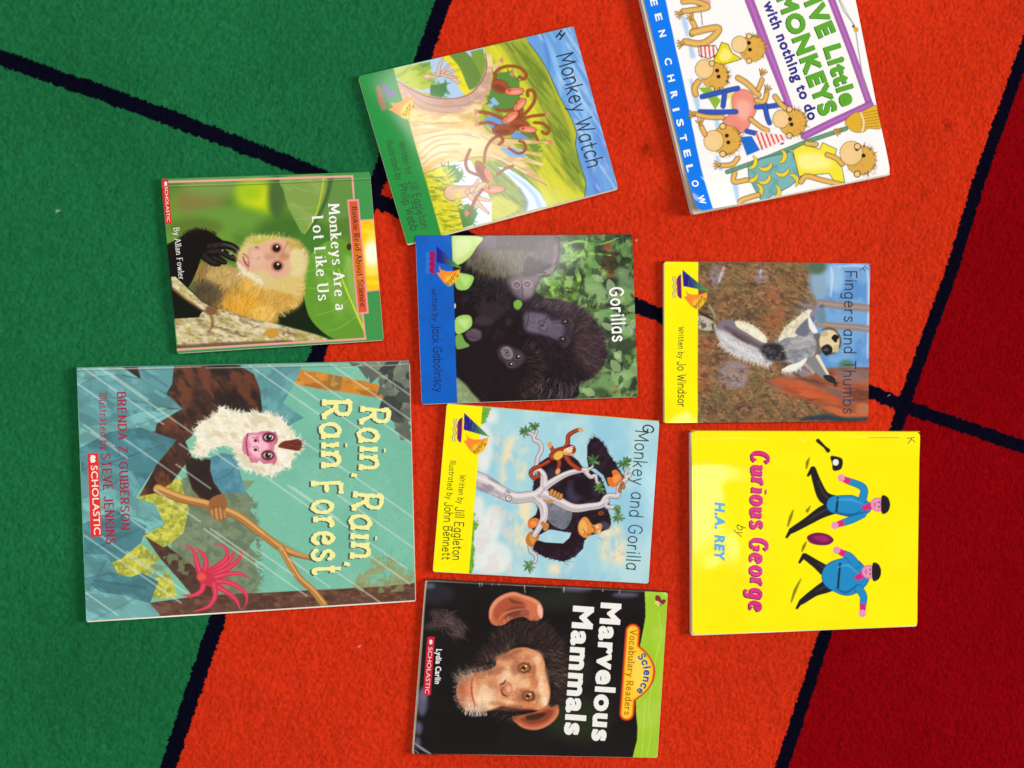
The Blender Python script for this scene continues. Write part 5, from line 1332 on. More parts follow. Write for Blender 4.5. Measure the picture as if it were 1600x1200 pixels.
# ---------------------------------------------------------------- big rain forest cover, cut-paper look
def forest_book():
    c = Cover((100, 550, .35826), [(55, 70), (1505, 40), (1532, 1082), (97, 1173)], .0036, 1.0, (120, 190, 164), 10)
    full = [(40, 40), (1520, 20), (1550, 1100), (80, 1190)]
    c.mottle(full, (108, 178, 156), 200, .6, .4, .7); c.mottle(full, (134, 200, 176), 120, .5, .5, .7, seed=4); c.mottle(full, (112, 176, 152), 7, .35, .5, .6, seed=6)
    # olive thicket
    ol = [(490, 560), (560, 540), (680, 600), (790, 600), (832, 660), (812, 690), (838, 720), (820, 770), (846, 800), (808, 850), (850, 890), (830, 920), (860, 990), (836, 1050), (620, 1070), (470, 960), (470, 700)]
    c.poly(ol, (116, 136, 106), 4); c.mottle(ol, (98, 116, 92), 20, .8, .45, .6, 30, 2); c.mottle(ol, (136, 150, 116), 30, .6, .52, .66, seed=3)
    c.edge_hair([(790, 600), (832, 660), (838, 720), (846, 800), (850, 890), (860, 990), (836, 1050)], 60, 26, [(116, 136, 106), (104, 124, 96)], 8, 30, .9, 1)
    c.poly([(780, 560), (835, 560), (800, 600), (770, 600)], (126, 150, 118), 5)
    # orange trunk and dark leaves, upper right
    tk = [(1030, 78), (1130, 90), (1260, 116), (1372, 142), (1400, 164), (1442, 178), (1440, 186), (1410, 188), (1472, 206), (1400, 206), (1350, 196), (1240, 178), (1130, 164), (1008, 140)]
    c.poly(tk, (204, 132, 44), 3); c.mottle(tk, (166, 100, 30), 30, .8, .46, .62, 8, 3); c.poly([(1155, 96), (1215, 110), (1205, 168), (1150, 160)], (150, 112, 56), 12); c.mottle(tk, (222, 160, 66), 24, .6, .55, .7, seed=3)
    fo = [(1330, 46), (1512, 38), (1520, 380), (1470, 350), (1440, 270), (1400, 210), (1385, 150), (1340, 100)]
    c.leaves(fo, 60, 90, [(92, 98, 88), (110, 116, 104), (70, 76, 70), (126, 132, 116), (58, 62, 58)], .95)
    for q in ([(1240, 44), (1262, 66), (1300, 50)], [(1278, 60), (1322, 120), (1350, 70)], [(1320, 60), (1336, 140), (1390, 90)], [(1450, 330), (1470, 385), (1515, 376), (1500, 300)], [(1380, 140), (1362, 190), (1420, 180)]): c.poly(q, (94, 100, 90), 3)
    # right trunk with moss
    tr = [(362, 1096), (600, 1062), (900, 1048), (1180, 1034), (1400, 1022), (1545, 1006), (1545, 1090), (410, 1160)]
    bush = [(1262, 1028), (1275, 980), (1320, 950), (1345, 900), (1420, 890), (1470, 920), (1525, 930), (1530, 1030), (1400, 1044)]
    c.mottle(bush, (150, 160, 112), 30, .95, .4, .56, 0, 2, 8, 3); c.hair(bush, 60, 60, -60, [(120, 130, 80), (166, 172, 116), (100, 130, 100)], 3, 40, .7)
    c.poly(tr, (100, 66, 52), 5); c.mottle(tr, (78, 48, 38), 22, .8, .45, .6, 4, 3); c.mottle(tr, (128, 90, 68), 16, .7, .55, .68, 4, 2, seed=6)
    c.mottle([(1250, 1010), (1535, 990), (1535, 1040), (1300, 1056)], (138, 140, 92), 30, .8, .45, .6)
    # leaning dark bough
    bo = [(345, 790), (400, 800), (480, 870), (560, 930), (640, 1010), (650, 1060), (560, 1062), (500, 990), (420, 900)]
    c.poly(bo, (82, 54, 42), 4); c.mottle(bo, (60, 40, 32), 20, .8, .46, .6); c.mottle([(400, 860), (560, 900), (560, 980), (450, 950)], (120, 130, 92), 24, .8, .48, .6)
    # yellow leaves
    for q in ([(315, 640), (420, 596), (505, 545), (520, 600), (545, 690), (520, 790), (470, 830), (435, 852), (350, 800), (440, 752), (400, 660)], [(190, 925), (270, 880), (335, 838), (420, 900), (395, 920), (380, 970), (240, 980)], [(380, 1000), (450, 960), (470, 985), (495, 1062), (450, 1075), (380, 1074)]):
        c.poly(q, (186, 186, 66), 3); c.mottle(q, (214, 212, 92), 18, .9, .48, .6); c.mottle(q, (140, 146, 56), 22, .8, .52, .66, seed=5)
    c.mottle([(330, 860), (480, 900), (460, 990), (380, 980)], (126, 136, 96), 26, .8, .45, .6)
    # brown body of the monkey
    bd = [(240, 66), (480, 58), (770, 58), (830, 96), (858, 170), (866, 262), (700, 246), (600, 330), (530, 390), (560, 460), (640, 470), (655, 560), (700, 640), (700, 720), (650, 700), (560, 600), (530, 490), (470, 570), (400, 616), (330, 628), (405, 490), (480, 400), (390, 350), (400, 300), (515, 250), (440, 180), (330, 110)]
    c.poly(bd, (70, 42, 32), 4)
    c.blob([(480, 70), (560, 66), (560, 180), (520, 280), (430, 350), (450, 250), (450, 180)], (104, 58, 36), 40); c.blob([(640, 66), (770, 62), (850, 170), (862, 260), (700, 240), (640, 180)], (38, 26, 24), 40); c.blob([(540, 490), (640, 470), (650, 560), (690, 640), (640, 660), (560, 580)], (40, 27, 24), 24)
    c.mottle(bd, (124, 66, 36), 50, .7, .5, .66, 60, 2); c.mottle(bd, (44, 28, 24), 30, .8, .5, .62, 60, 2, seed=7)
    c.poly([(248, 66), (320, 66), (334, 120), (250, 112)], (44, 28, 26), 3)
    # blue-green leaves: (outline, colour)
    T1, T2, T3, T4 = (92, 150, 154), (110, 170, 170), (72, 128, 138), (84, 138, 134)
    lv = [([(40, 60), (255, 66), (330, 116), (260, 100), (180, 110), (110, 160), (40, 190)], T2), ([(320, 62), (480, 58), (472, 140), (446, 182), (400, 160), (340, 130)], T1),
          ([(60, 150), (130, 110), (230, 98), (330, 116), (445, 182), (520, 250), (420, 240), (330, 290), (230, 330), (70, 330)], T1), ([(70, 330), (230, 300), (330, 260), (515, 248), (405, 312), (398, 345), (300, 360), (150, 420), (70, 440)], T2),
          ([(70, 420), (200, 350), (330, 330), (490, 384), (410, 482), (330, 600), (230, 560), (80, 560)], T3), ([(75, 520), (180, 480), (300, 520), (335, 590), (300, 650), (180, 640), (80, 660)], T1),
          ([(80, 640), (200, 590), (320, 640), (390, 665), (440, 752), (340, 790), (200, 780), (85, 760)], T2), ([(85, 750), (220, 690), (360, 760), (335, 830), (250, 900), (190, 925), (90, 890)], T3),
          ([(90, 880), (190, 880), (235, 970), (160, 1010), (95, 1060)], T1), ([(92, 990), (200, 960), (290, 985), (340, 965), (410, 1000), (372, 1100), (300, 1090), (150, 1040)], T3), ([(95, 1040), (260, 1060), (375, 1096), (420, 1150), (90, 1190)], T2)]
    for q, cc in lv:
        c.poly(q, cc, 3); c.mottle(q, [v * .84 for v in cc], 60, .8, .45, .62, 30, 2); c.mottle(q, [min(255, v * 1.14 + 6) for v in cc], 34, .7, .52, .66, 30, 2, seed=5)
        p = np.array(q, float); m = p.mean(0); j = int(np.argmax(((p - m) ** 2).sum(1)))
        c.line([p[j] * .2 + m * .8 - (p[j] - m) * .7, m, p[j] * .8 + m * .2], [8, 7, 3], [v * .7 for v in cc], 8, .6)
        c.outline(q, 3, [v * .68 for v in cc], False, .5)
    lf = [(765, 60), (1036, 60), (1010, 130), (955, 222), (1046, 286), (965, 330), (900, 290), (866, 258), (856, 165), (830, 96)]
    c.poly(lf, (90, 146, 150), 3); c.mottle(lf, (108, 170, 170), 40, .8, .46, .62, -40, 2); c.mottle(lf, (72, 122, 128), 30, .6, .54, .66, -40, 2, seed=5)
    l2 = [(640, 460), (690, 440), (745, 450), (770, 530), (794, 618), (690, 610), (655, 570), (640, 520)]
    c.poly(l2, (78, 132, 152), 3); c.mottle(l2, (98, 156, 172), 30, .7, .48, .62); c.line([(660, 560), (720, 530), (760, 480)], 5, (56, 104, 124), 4, .7)
    # vine and hand
    vd, vl = (150, 98, 50), (224, 172, 98)
    for q, w in (([(412, 598), (520, 640), (640, 668), (760, 716), (860, 790), (960, 862), (1075, 902)], [44, 40, 38, 38, 36, 34, 14]), ([(950, 860), (990, 930), (1030, 990), (1085, 1040), (1135, 1102)], [30, 32, 30, 30, 34])):
        c.line(q, w, vd, 2); c.line([(x - 3, y - 4) for x, y in q], [v * .72 for v in w], (204, 148, 76), 4); c.line([(x - 2, y - 8) for x, y in q], [v * .2 for v in w], vl, 5, .9); c.line([(x, y + 6) for x, y in q], [v * .12 for v in w], (120, 76, 40), 4, .8)
    for i in range(26):
        t = i / 25; x, y = 880 + 190 * t, 800 + 100 * t
        c.line([(x - 8, y - 14), (x + 8, y + 12)], 3, (170, 116, 60), 3, .5)
    c.blob([(640, 640), (690, 620), (712, 660), (700, 700), (712, 720), (680, 736), (640, 715), (632, 680)], (150, 96, 54), 5); c.blob([(640, 690), (690, 680), (704, 722), (660, 728)], (196, 138, 76), 12)
    for x in (652, 672, 690): c.line([(x, 676), (x + 6, 728)], 5, (104, 62, 36), 3, .8)
    # white fur, pink face
    fur = [(566, 444), (580, 380), (575, 330), (612, 300), (650, 288), (690, 240), (730, 262), (776, 268), (830, 262), (880, 272), (940, 284), (975, 320), (1000, 360), (1036, 386), (1036, 420), (1000, 446), (990, 490), (950, 512), (900, 536), (850, 524), (790, 510), (762, 470), (740, 400), (690, 410), (640, 420), (610, 456)]
    c.poly(fur, (238, 230, 204), 5)
    for n_, lk in ((1, 1),): c.edge_hair(fur + [fur[0]], 240, 30, [(240, 232, 208), (226, 216, 186), (246, 240, 222)], 7, 35, .95, 1)
    c.mottle(fur, (214, 200, 168), 30, .8, .5, .64, 30, 2); c.mottle(fur, (250, 246, 236), 26, .7, .5, .66, 60, 2, seed=4)
    c.hair(fur, 300, 40, lambda x, y: math.degrees(math.atan2(y - 400, x - 850)), [(252, 248, 236), (206, 192, 158), (226, 214, 184)], 4, 30, .5)
    fc = [(786, 372), (800, 352), (840, 352), (862, 346), (890, 344), (925, 352), (930, 385), (918, 402), (916, 436), (924, 462), (918, 484), (872, 488), (850, 470), (846, 484), (816, 482), (806, 460), (786, 436)]
    c.poly(fc, (214, 124, 150), 4); c.blob([(800, 370), (850, 362), (890, 380), (888, 440), (850, 462), (806, 440)], (244, 184, 200), 22); c.mottle(fc, (198, 96, 128), 20, .45, .54, .66)
    c.blob([(820, 400), (850, 396), (858, 440), (824, 446)], (246, 190, 204), 12)
    c.line([(802, 358), (796, 400), (804, 450)], [5, 7, 5], (130, 50, 80), 3); c.line([(788, 380), (784, 420), (792, 440)], 12, (214, 120, 150), 6)
    for y in (386, 426): c.ell(836, y, 8, 7, (90, 34, 54), 4); c.line([(824, y - 12), (846, y - 12), (850, y + 8)], 4, (160, 72, 104), 3, .8)
    for (x, y) in ((894, 372), (890, 450)):
        c.ell(x, y, 30, 24, (150, 60, 90), 8); c.ell(x, y, 25, 18, (30, 18, 20), 3); c.ell(x, y, 20, 13, (236, 214, 206), 3); c.ell(x, y, 14, 13, (58, 30, 20), 4); c.ell(x, y, 7, 7, (12, 8, 8), 2); c.ell(x + 5, y - 5, 4, 4, (240, 236, 230), 2)
    c.line([(920, 350), (930, 380), (922, 400)], 8, (180, 80, 110), 5, .8); c.line([(918, 440), (926, 466), (914, 488)], 8, (180, 80, 110), 5, .8)
    c.blob([(934, 412), (955, 390), (990, 384), (1026, 380), (1038, 402), (1026, 430), (990, 426), (955, 420)], (112, 48, 32), 5); c.hair([(945, 412), (990, 388), (1030, 385), (1030, 425), (960, 420)], 40, 30, 0, [(140, 66, 44), (84, 34, 24)], 4, 16, .7)
    # flower
    for q in ([(600, 985), (580, 920), (566, 870), (526, 836)], [(612, 975), (620, 920), (606, 880), (570, 850)], [(630, 960), (700, 910), (712, 870), (690, 840), (655, 838)], [(640, 965), (700, 930), (735, 890), (745, 866)], [(645, 975), (720, 940), (765, 900), (778, 858)],
              [(650, 985), (710, 968), (765, 966), (808, 985)], [(640, 1000), (720, 1005), (790, 1050), (796, 1095), (785, 1110)], [(630, 1005), (700, 1040), (750, 1080), (768, 1122)], [(650, 1000), (660, 1060), (630, 1110), (565, 1132)], [(610, 1000), (600, 1040), (560, 1062), (512, 1060)]):
        n = len(q); w = [30, 24, 16, 7, 3][:n - 1] + [3]
        c.line(q, w, (206, 44, 78), 3); c.line(q, [v * .35 for v in w], (232, 92, 110), 5, .7)
    c.ell(618, 985, 40, 28, (200, 44, 70), 10, 20); c.ell(600, 980, 20, 18, (226, 84, 76), 12)
    # rain
    rc = (208, 224, 214)
    for (x, y, L) in ((85, 70, 350), (62, 140, 120), (150, 66, 420), (205, 95, 160), (90, 320, 130), (118, 350, 160), (265, 380, 250), (490, 490, 150), (395, 600, 200), (505, 400, 100), (640, 425, 120), (760, 460, 380), (810, 60, 320), (890, 55, 420), (975, 580, 520), (1000, 590, 200),
                      (1050, 90, 180), (1160, 50, 360), (1305, 45, 240), (1030, 380, 180), (1120, 440, 520), (610, 770, 260), (640, 770, 420), (250, 700, 120), (130, 780, 260), (90, 800, 420), (275, 870, 260), (95, 1050, 140), (840, 860, 160), (1190, 620, 360), (980, 900, 180), (560, 330, 100), (1290, 240, 240), (1250, 830, 260), (1190, 960, 200)):
        c.line([(x, y), (x + L, y + L * .70)], 7, rc, 4, .55, False)
    # tag and worn spine edge
    c.poly([(102, 443), (150, 440), (165, 803), (118, 807)], (224, 40, 34), 1.5)
    c.region('publisher_label', [(102, 443), (150, 440), (165, 803), (118, 807)])
    for q in ([(60, 76), (300, 72), (600, 64)], [(620, 70), (900, 64), (1150, 56)], [(1180, 60), (1240, 66), (1300, 58)], [(1320, 60), (1420, 58), (1500, 52)]): c.line(q, [3, 5, 3], (214, 210, 190), 3, .7)
    c.line([(60, 82), (760, 70), (1500, 58)], 3, (60, 70, 66), 3, .4)
    c.lift = wave((.5, .4, .5, .4, .0008))
    c.build('picture_book', 'largest book, teal Rain Forest cover with a pink faced white monkey', SATIN, PAPER, GROUP, (110, 150, 140), (0, 0, .0006, .0015), corner=2)
    CR, SH = (244, 240, 160), (70, 100, 92)
    rg = dict(wt=.16, rag=.26, gap=15, wob=.05, thin=None, serif=.13, table=G, shadow=(-9, 3, SH))
    c.write('title', 'Rain,', (1296, 246), (1276, 556), 124, CR, seed=3, **rg)
    c.write('title', 'Rain,', (1264, 618), (1238, 944), 126, CR, seed=8, **rg)
    c.write('title', 'Rain', (1124, 218), (1128, 512), 122, CR, seed=5, **rg)
    c.write('title', 'Forest', (1078, 572), (1092, 980), 130, CR, seed=12, **rg)
    A = (164, 30, 66)
    c.write('author_line', 'BRENDA Z. GUIBERSON', (233, 178), (252, 780), 36, A, wt=.19, thin=.1, serif=.16, gap=16)
    c.write('illustrator_line', 'Illustrated by', (155, 180), (162, 428), 32, A, wt=.14, thin=.07, serif=.14, gap=15)
    c.write('illustrator_line', 'STEVE JENKINS', (164, 446), (188, 842), 38, A, wt=.19, thin=.1, serif=.16, gap=16)
    c.write('publisher_lettering', 'SCHOLASTIC', (118, 496), (132, 796), 30, (250, 236, 226), c.parts.get('publisher_label'), font='sans', bold=.02)
    book_icon(c, (128, 466), 17, c.parts.get('publisher_label'))
# ---------------------------------------------------------------- cartoon gorilla in a thin tree
def tree_book():
    c = Cover((660, 620, .25), [(153, 45), (1480, 155), (1412, 1165), (65, 1092)], .0024, 1.0, (166, 212, 224), 11)
    A = [(280, 40), (1500, 140), (1430, 1180), (270, 1120)]
    c.mottle(A, (142, 198, 222), 200, .7, .45, .65, 90, 1.5); c.mottle(A, (196, 226, 226), 140, .6, .5, .7, 90, 1.5, seed=2)
    for q, sd in (([(520, 280), (640, 280), (640, 540), (500, 560)], 4), ([(540, 640), (680, 660), (650, 820), (520, 840)], 5), ([(1120, 820), (1270, 830), (1260, 1030), (1130, 1030)], 6), ([(420, 240), (540, 260), (520, 380), (430, 380)], 7), ([(560, 850), (660, 860), (640, 980), (560, 960)], 8), ([(800, 1040), (920, 1050), (900, 1110), (800, 1100)], 9)):
        c.mottle(q, (242, 226, 186), 70, .95, .36, .62, 80, 1.6, 70, sd, 4, True)
    for (x, y, rx, ry) in ((390, 900, 80, 160), (420, 1050, 120, 60), (380, 300, 60, 140), (440, 780, 60, 100), (350, 700, 40, 80), (470, 1000, 90, 90), (430, 120, 40, 50), (380, 420, 40, 60)):
        c.ell(x, y, rx, ry, (232, 236, 232), 50, 0, .85)
    c.mottle([(300, 620), (560, 620), (560, 1110), (300, 1110)], (226, 214, 206), 60, .6, .5, .65); c.mottle([(1140, 860), (1260, 860), (1260, 1020), (1140, 1020)], (214, 190, 190), 30, .6, .5, .65)
    for q in ([(372, 60), (428, 72), (412, 100), (400, 130), (388, 165), (364, 172)], [(286, 1110), (296, 1010), (310, 900), (328, 948), (318, 1000), (322, 1060), (306, 1110)], [(308, 900), (318, 760), (330, 780), (352, 796), (340, 820), (324, 840), (322, 910)], [(320, 760), (322, 716), (330, 730)]):
        c.poly(q, (118, 180, 62), 3); c.mottle(q, (84, 146, 50), 10, .7)
    c.edge_hair([(428, 72), (404, 125), (388, 168)], 20, 12, [(60, 90, 50)], 3, 20, .8, 1); c.edge_hair([(328, 945), (318, 1000), (322, 1060)], 16, 12, [(70, 110, 50)], 3, 20, .7, -1); c.edge_hair([(330, 730), (352, 796), (326, 840)], 14, 12, [(70, 110, 50)], 3, 20, .7, -1)
    # gorilla
    bk = (36, 20, 30)
    body = [(690, 600), (696, 530), (740, 480), (720, 420), (780, 378), (860, 370), (930, 366), (975, 400), (1005, 450), (1060, 462), (1110, 500), (1140, 560), (1154, 620), (1150, 680), (1172, 740), (1180, 800), (1150, 830), (1100, 852), (1040, 870), (1012, 900), (1004, 950), (950, 1000), (880, 1030), (800, 1012), (730, 985), (690, 955), (700, 890), (770, 910), (880, 916), (920, 880), (930, 850), (890, 845), (810, 830), (790, 830), (720, 870), (670, 810), (664, 770), (710, 735), (720, 700)]
    armu = [(1030, 306), (1050, 268), (1080, 250), (1100, 262), (1130, 290), (1160, 350), (1210, 420), (1256, 500), (1250, 520), (1190, 548), (1160, 560), (1130, 490), (1080, 450), (1036, 440), (1028, 380)]
    for q in (body, armu):
        c.poly(q, bk, 4)
    c.edge_hair(armu[:9], 46, 18, [bk], 6, 30, .95, 1); c.edge_hair([(930, 366), (1005, 450), (1110, 500), (1154, 620), (1180, 800)], 40, 16, [bk], 6, 30, .9, 1); c.edge_hair([(1012, 900), (950, 1000), (880, 1030), (800, 1012), (700, 965)], 40, 16, [bk], 6, 30, .9, 1); c.edge_hair([(690, 600), (700, 520), (720, 430)], 24, 14, [bk], 6, 30, .9, 1); c.edge_hair([(720, 420), (860, 370)], 20, 14, [bk], 6, 30, .9, 1)
    c.mottle(body, (62, 44, 66), 40, .6, .52, .68, seed=3); c.mottle(armu, (60, 42, 62), 30, .5, .52, .68)
    c.ell(950, 600, 50, 60, (64, 56, 84), 50, 0, .8); c.ell(820, 500, 50, 60, (52, 40, 56), 40); c.ell(1000, 560, 60, 60, (30, 18, 26), 40)
    c.ell(1140, 805, 34, 24, (70, 62, 92), 20, 20)
    bl = [(756, 662), (800, 640), (860, 650), (928, 690), (936, 740), (915, 800), (880, 830), (830, 812), (790, 780), (760, 730)]
    c.blob(bl, (112, 116, 128), 6); c.mottle(bl, (140, 142, 154), 40, .7, .48, .66); c.mottle(bl, (84, 86, 98), 30, .6, .55, .68, seed=2)
    # face
    og = (226, 146, 62)
    c.blob([(1064, 800), (1030, 756), (1000, 756), (974, 800), (978, 850), (1010, 880), (1040, 876), (1056, 850), (1100, 856), (1120, 830), (1122, 800), (1104, 790)], og, 5)
    c.ell(1006, 815, 26, 44, (242, 178, 92), 24); c.ell(1040, 860, 18, 10, (196, 112, 44), 8); c.line([(1000, 828), (1014, 840), (1010, 862)], 5, (120, 66, 30), 3, .8); c.line([(1020, 776), (1034, 800)], 4, (150, 90, 40), 3, .7)
    c.line([(1060, 808), (1078, 830), (1070, 850)], 6, (90, 48, 26), 3, .8); c.ell(1096, 812, 9, 9, (250, 246, 236), 3); c.ell(1098, 812, 4, 4, (20, 16, 14), 2); c.ell(1106, 842, 8, 7, (250, 246, 236), 3); c.ell(1107, 842, 3, 3, (20, 16, 14), 2)
    c.ell(1116, 728, 18, 13, (150, 74, 34), 4); c.ell(1116, 728, 9, 6, (80, 40, 24), 3)
    # feet and hands
    c.blob([(1160, 540), (1156, 505), (1190, 500), (1184, 466), (1210, 456), (1236, 480), (1250, 510), (1240, 530), (1206, 562), (1176, 562)], (226, 116, 44), 5); c.blob([(1190, 500), (1226, 486), (1236, 512), (1200, 540)], (242, 150, 74), 16)
    c.blob([(658, 800), (664, 772), (700, 756), (732, 770), (728, 800), (690, 822), (666, 822)], (222, 120, 44), 5); c.ell(694, 792, 22, 16, (242, 150, 76), 12)
    c.blob([(650, 870), (676, 842), (706, 846), (732, 876), (706, 910), (690, 940), (662, 932), (646, 905)], (196, 122, 46), 5); c.blob([(670, 870), (710, 866), (690, 920)], (222, 154, 70), 12)
    c.blob([(756, 806), (772, 784), (790, 800), (780, 832), (758, 834)], (206, 140, 70), 4)
    # branches
    wd, ln, sh = (214, 204, 206), (104, 92, 100), (168, 156, 164)
    def branch(q, w):
        c.line(q, [v + 8 for v in w], ln, 2, .85)
    BR = [([(325, 512), (400, 540), (500, 600), (580, 630), (660, 625), (740, 610)], [96, 88, 72, 64, 62, 60]), ([(730, 600), (790, 545), (900, 482), (1000, 458), (1030, 462)], [56, 40, 32, 26, 22]), ([(710, 452), (755, 490), (760, 560)], [44, 40, 46]),
          ([(700, 630), (752, 680), (760, 750), (740, 800), (700, 866)], [40, 54, 44, 36, 28]), ([(760, 610), (830, 640), (940, 694), (1050, 686), (1110, 676), (1150, 650)], [62, 56, 50, 42, 40, 36]), ([(1120, 676), (1146, 630), (1180, 618), (1220, 620), (1230, 560), (1270, 520), (1296, 488)], [34, 30, 28, 28, 26, 26, 20]),
          ([(1140, 668), (1160, 690), (1220, 690), (1230, 720)], [22, 22, 18, 12]), ([(712, 440), (720, 380), (744, 330), (730, 285), (700, 272), (690, 240), (660, 222)], [22, 20, 20, 20, 20, 18, 14]), ([(700, 250), (712, 215), (700, 190)], [14, 12, 8]),
          ([(1010, 458), (1050, 500), (1080, 492), (1090, 530), (1112, 545)], [24, 22, 18, 14, 10]), ([(1020, 456), (1060, 440), (1068, 400)], [14, 12, 8]), ([(668, 940), (680, 970), (706, 990), (705, 1030), (660, 1040)], [16, 18, 16, 14, 10]), ([(1276, 520), (1270, 480), (1290, 450)], [16, 14, 10])]
    for q, w in BR: branch(q, w)
    for q, w in BR:
        c.line(q, w, wd, 2)
    for q, w in BR:
        c.line([(x - 2, y + v * .26) for (x, y), v in zip(q, w)], [v * .32 for v in w], sh, 8, .55); c.line([(x + 2, y - v * .2) for (x, y), v in zip(q, w)], [v * .25 for v in w], (236, 230, 230), 6, .8)
    c.mottle([(325, 470), (460, 520), (560, 600), (480, 630), (330, 580)], (150, 140, 150), 20, .8, .5, .62, 25, 3)
    c.ell(540, 634, 22, 20, (120, 108, 116), 4); c.ell(540, 634, 16, 14, (226, 218, 218), 4); c.ell(544, 632, 6, 6, (120, 108, 116), 3)
    # fingers over the branch
    for x, y in ((806, 596), (826, 606), (846, 616), (864, 624)): c.ell(x, y, 15, 24, (90, 52, 26), 3, 20); c.ell(x, y, 11, 20, (206, 140, 68), 4, 20)
    c.blob([(768, 652), (800, 642), (820, 652), (800, 668)], (206, 140, 68), 4)
    for x, y in ((1240, 560), (1250, 545), (1234, 584), (1256, 560)): c.ell(x, y, 12, 18, (90, 52, 26), 3); c.ell(x, y, 9, 14, (190, 122, 62), 4)
    for x, y in ((760, 800), (772, 812), (750, 790)): c.ell(x, y, 10, 15, (190, 122, 62), 3, 30)
    # leaf tufts
    def tuft(x, y, r, n=8):
        for i in range(n):
            t = i * 2 * math.pi / n + c.rnd.uniform(-.3, .3); R_ = r * c.rnd.uniform(.75, 1.15)
            e = (x + R_ * math.cos(t), y + R_ * math.sin(t)); m = (x + R_ * .55 * math.cos(t + .15), y + R_ * .55 * math.sin(t + .15))
            c.line([(x, y), m, e], [6, 15, 3], (44, 70, 40), 2, .9); c.line([(x, y), m, e], [4, 10, 2], c.rnd.choice([(96, 142, 76), (122, 166, 96), (74, 116, 62)]), 2)
    for q in ((640, 215, 44), (698, 182, 36), (1068, 398, 44), (1108, 570, 46), (1258, 420, 44), (1278, 400, 30), (1222, 752, 46), (668, 1058, 46), (1216, 700, 24)): tuft(*q)
    c.mottle([(1180, 700), (1250, 700), (1250, 800), (1180, 800)], (150, 170, 150), 10, .3)
    # small red-brown monkey
    rd, rl, ro = (160, 52, 28), (196, 84, 44), (80, 24, 18)
    P = [([(790, 402), (740, 430), (690, 452), (676, 480), (696, 508), (726, 496), (726, 474)], [20, 20, 20, 20, 20, 16, 12]), ([(830, 370), (812, 330), (796, 300)], [30, 20, 16]), ([(840, 380), (856, 410), (848, 450), (842, 470)], [30, 22, 18, 16]), ([(890, 320), (908, 290), (912, 244), (950, 216), (986, 204)], [24, 22, 22, 20, 16]), ([(896, 372), (922, 410), (960, 440), (985, 452)], [28, 26, 24, 16]), ([(815, 372), (850, 350), (890, 335)], [46, 60, 50])]
    for q, w in P: c.line(q, [v + 7 for v in w], ro, 2, .9)
    for q, w in P: c.line(q, w, rd, 2); c.line([(x - 3, y) for x, y in q], [v * .4 for v in w], rl, 6, .7)
    c.ell(850, 366, 34, 24, (232, 184, 76), 6, -35); c.ell(796, 300, 16, 20, (222, 160, 96), 4); c.ell(846, 466, 14, 20, (222, 160, 96), 4, 30); c.ell(988, 206, 16, 12, (222, 160, 110), 4); c.line([(986, 206), (1006, 216)], 7, (222, 160, 110), 3)
    c.ell(926, 330, 34, 32, ro, 3); c.ell(930, 330, 30, 28, rd, 4); c.ell(908, 340, 32, 24, (150, 90, 50), 3, -15); c.ell(908, 340, 29, 21, (240, 204, 140), 5, -15); c.ell(916, 325, 11, 10, (250, 246, 236), 3); c.ell(934, 316, 9, 9, (250, 246, 236), 3); c.ell(918, 325, 4, 4, (20, 16, 14), 2); c.ell(935, 316, 4, 4, (20, 16, 14), 2); c.line([(892, 345), (904, 354), (920, 352)], 4, (110, 54, 30), 2); c.ell(936, 362, 12, 9, (222, 160, 110), 3)
    for q in ([(1050, 240), (1066, 250)], [(1064, 228), (1082, 244)], [(1048, 256), (1056, 262)], [(890, 1040), (915, 1052)], [(900, 1030), (940, 1034)], [(1100, 880), (1120, 896)]): c.line(q, 4, (90, 90, 96), 3, .6)
    # yellow strip
    band = [(100, 30), (376, 62), (290, 1110), (20, 1110)]
    c.poly(band, (255, 244, 0), 1.5); c.mottle(band, (252, 236, 0), 120, .5)
    lg = sails_logo(c, 234, 208, 1.0, 4)
    c.region('author_band', band)
    c.lift = wave((.4, .2, .4, .3, .0006))
    c.build('picture_book', 'Monkey and Gorilla book with yellow strip and a cartoon gorilla in a pale tree', GLOSS, PAPER, GROUP, (200, 200, 120), (0, 0, .0003, .0005), corner=3)
    lg()
    c.write('title', 'Monkey and Gorilla', (1334, 212), (1272, 1084), 84, (38, 56, 76), wt=.09, gap=14, wob=.03)
    D = (84, 76, 24)
    c.write('author_line', 'Written by', (236, 488), (220, 668), 36, D, **HAND)
    c.write('author_line', 'Jill Eggleton', (208, 690), (188, 1022), 56, D, **HAND)
    c.write('illustrator_line', 'Illustrated by', (174, 398), (150, 640), 36, D, **HAND)
    c.write('illustrator_line', 'John Bennett', (140, 660), (124, 1020), 54, D, **HAND)
    c.write('pen_mark', 'G', (1384, 172), (1374, 222), 66, (24, 28, 44), wt=.13)

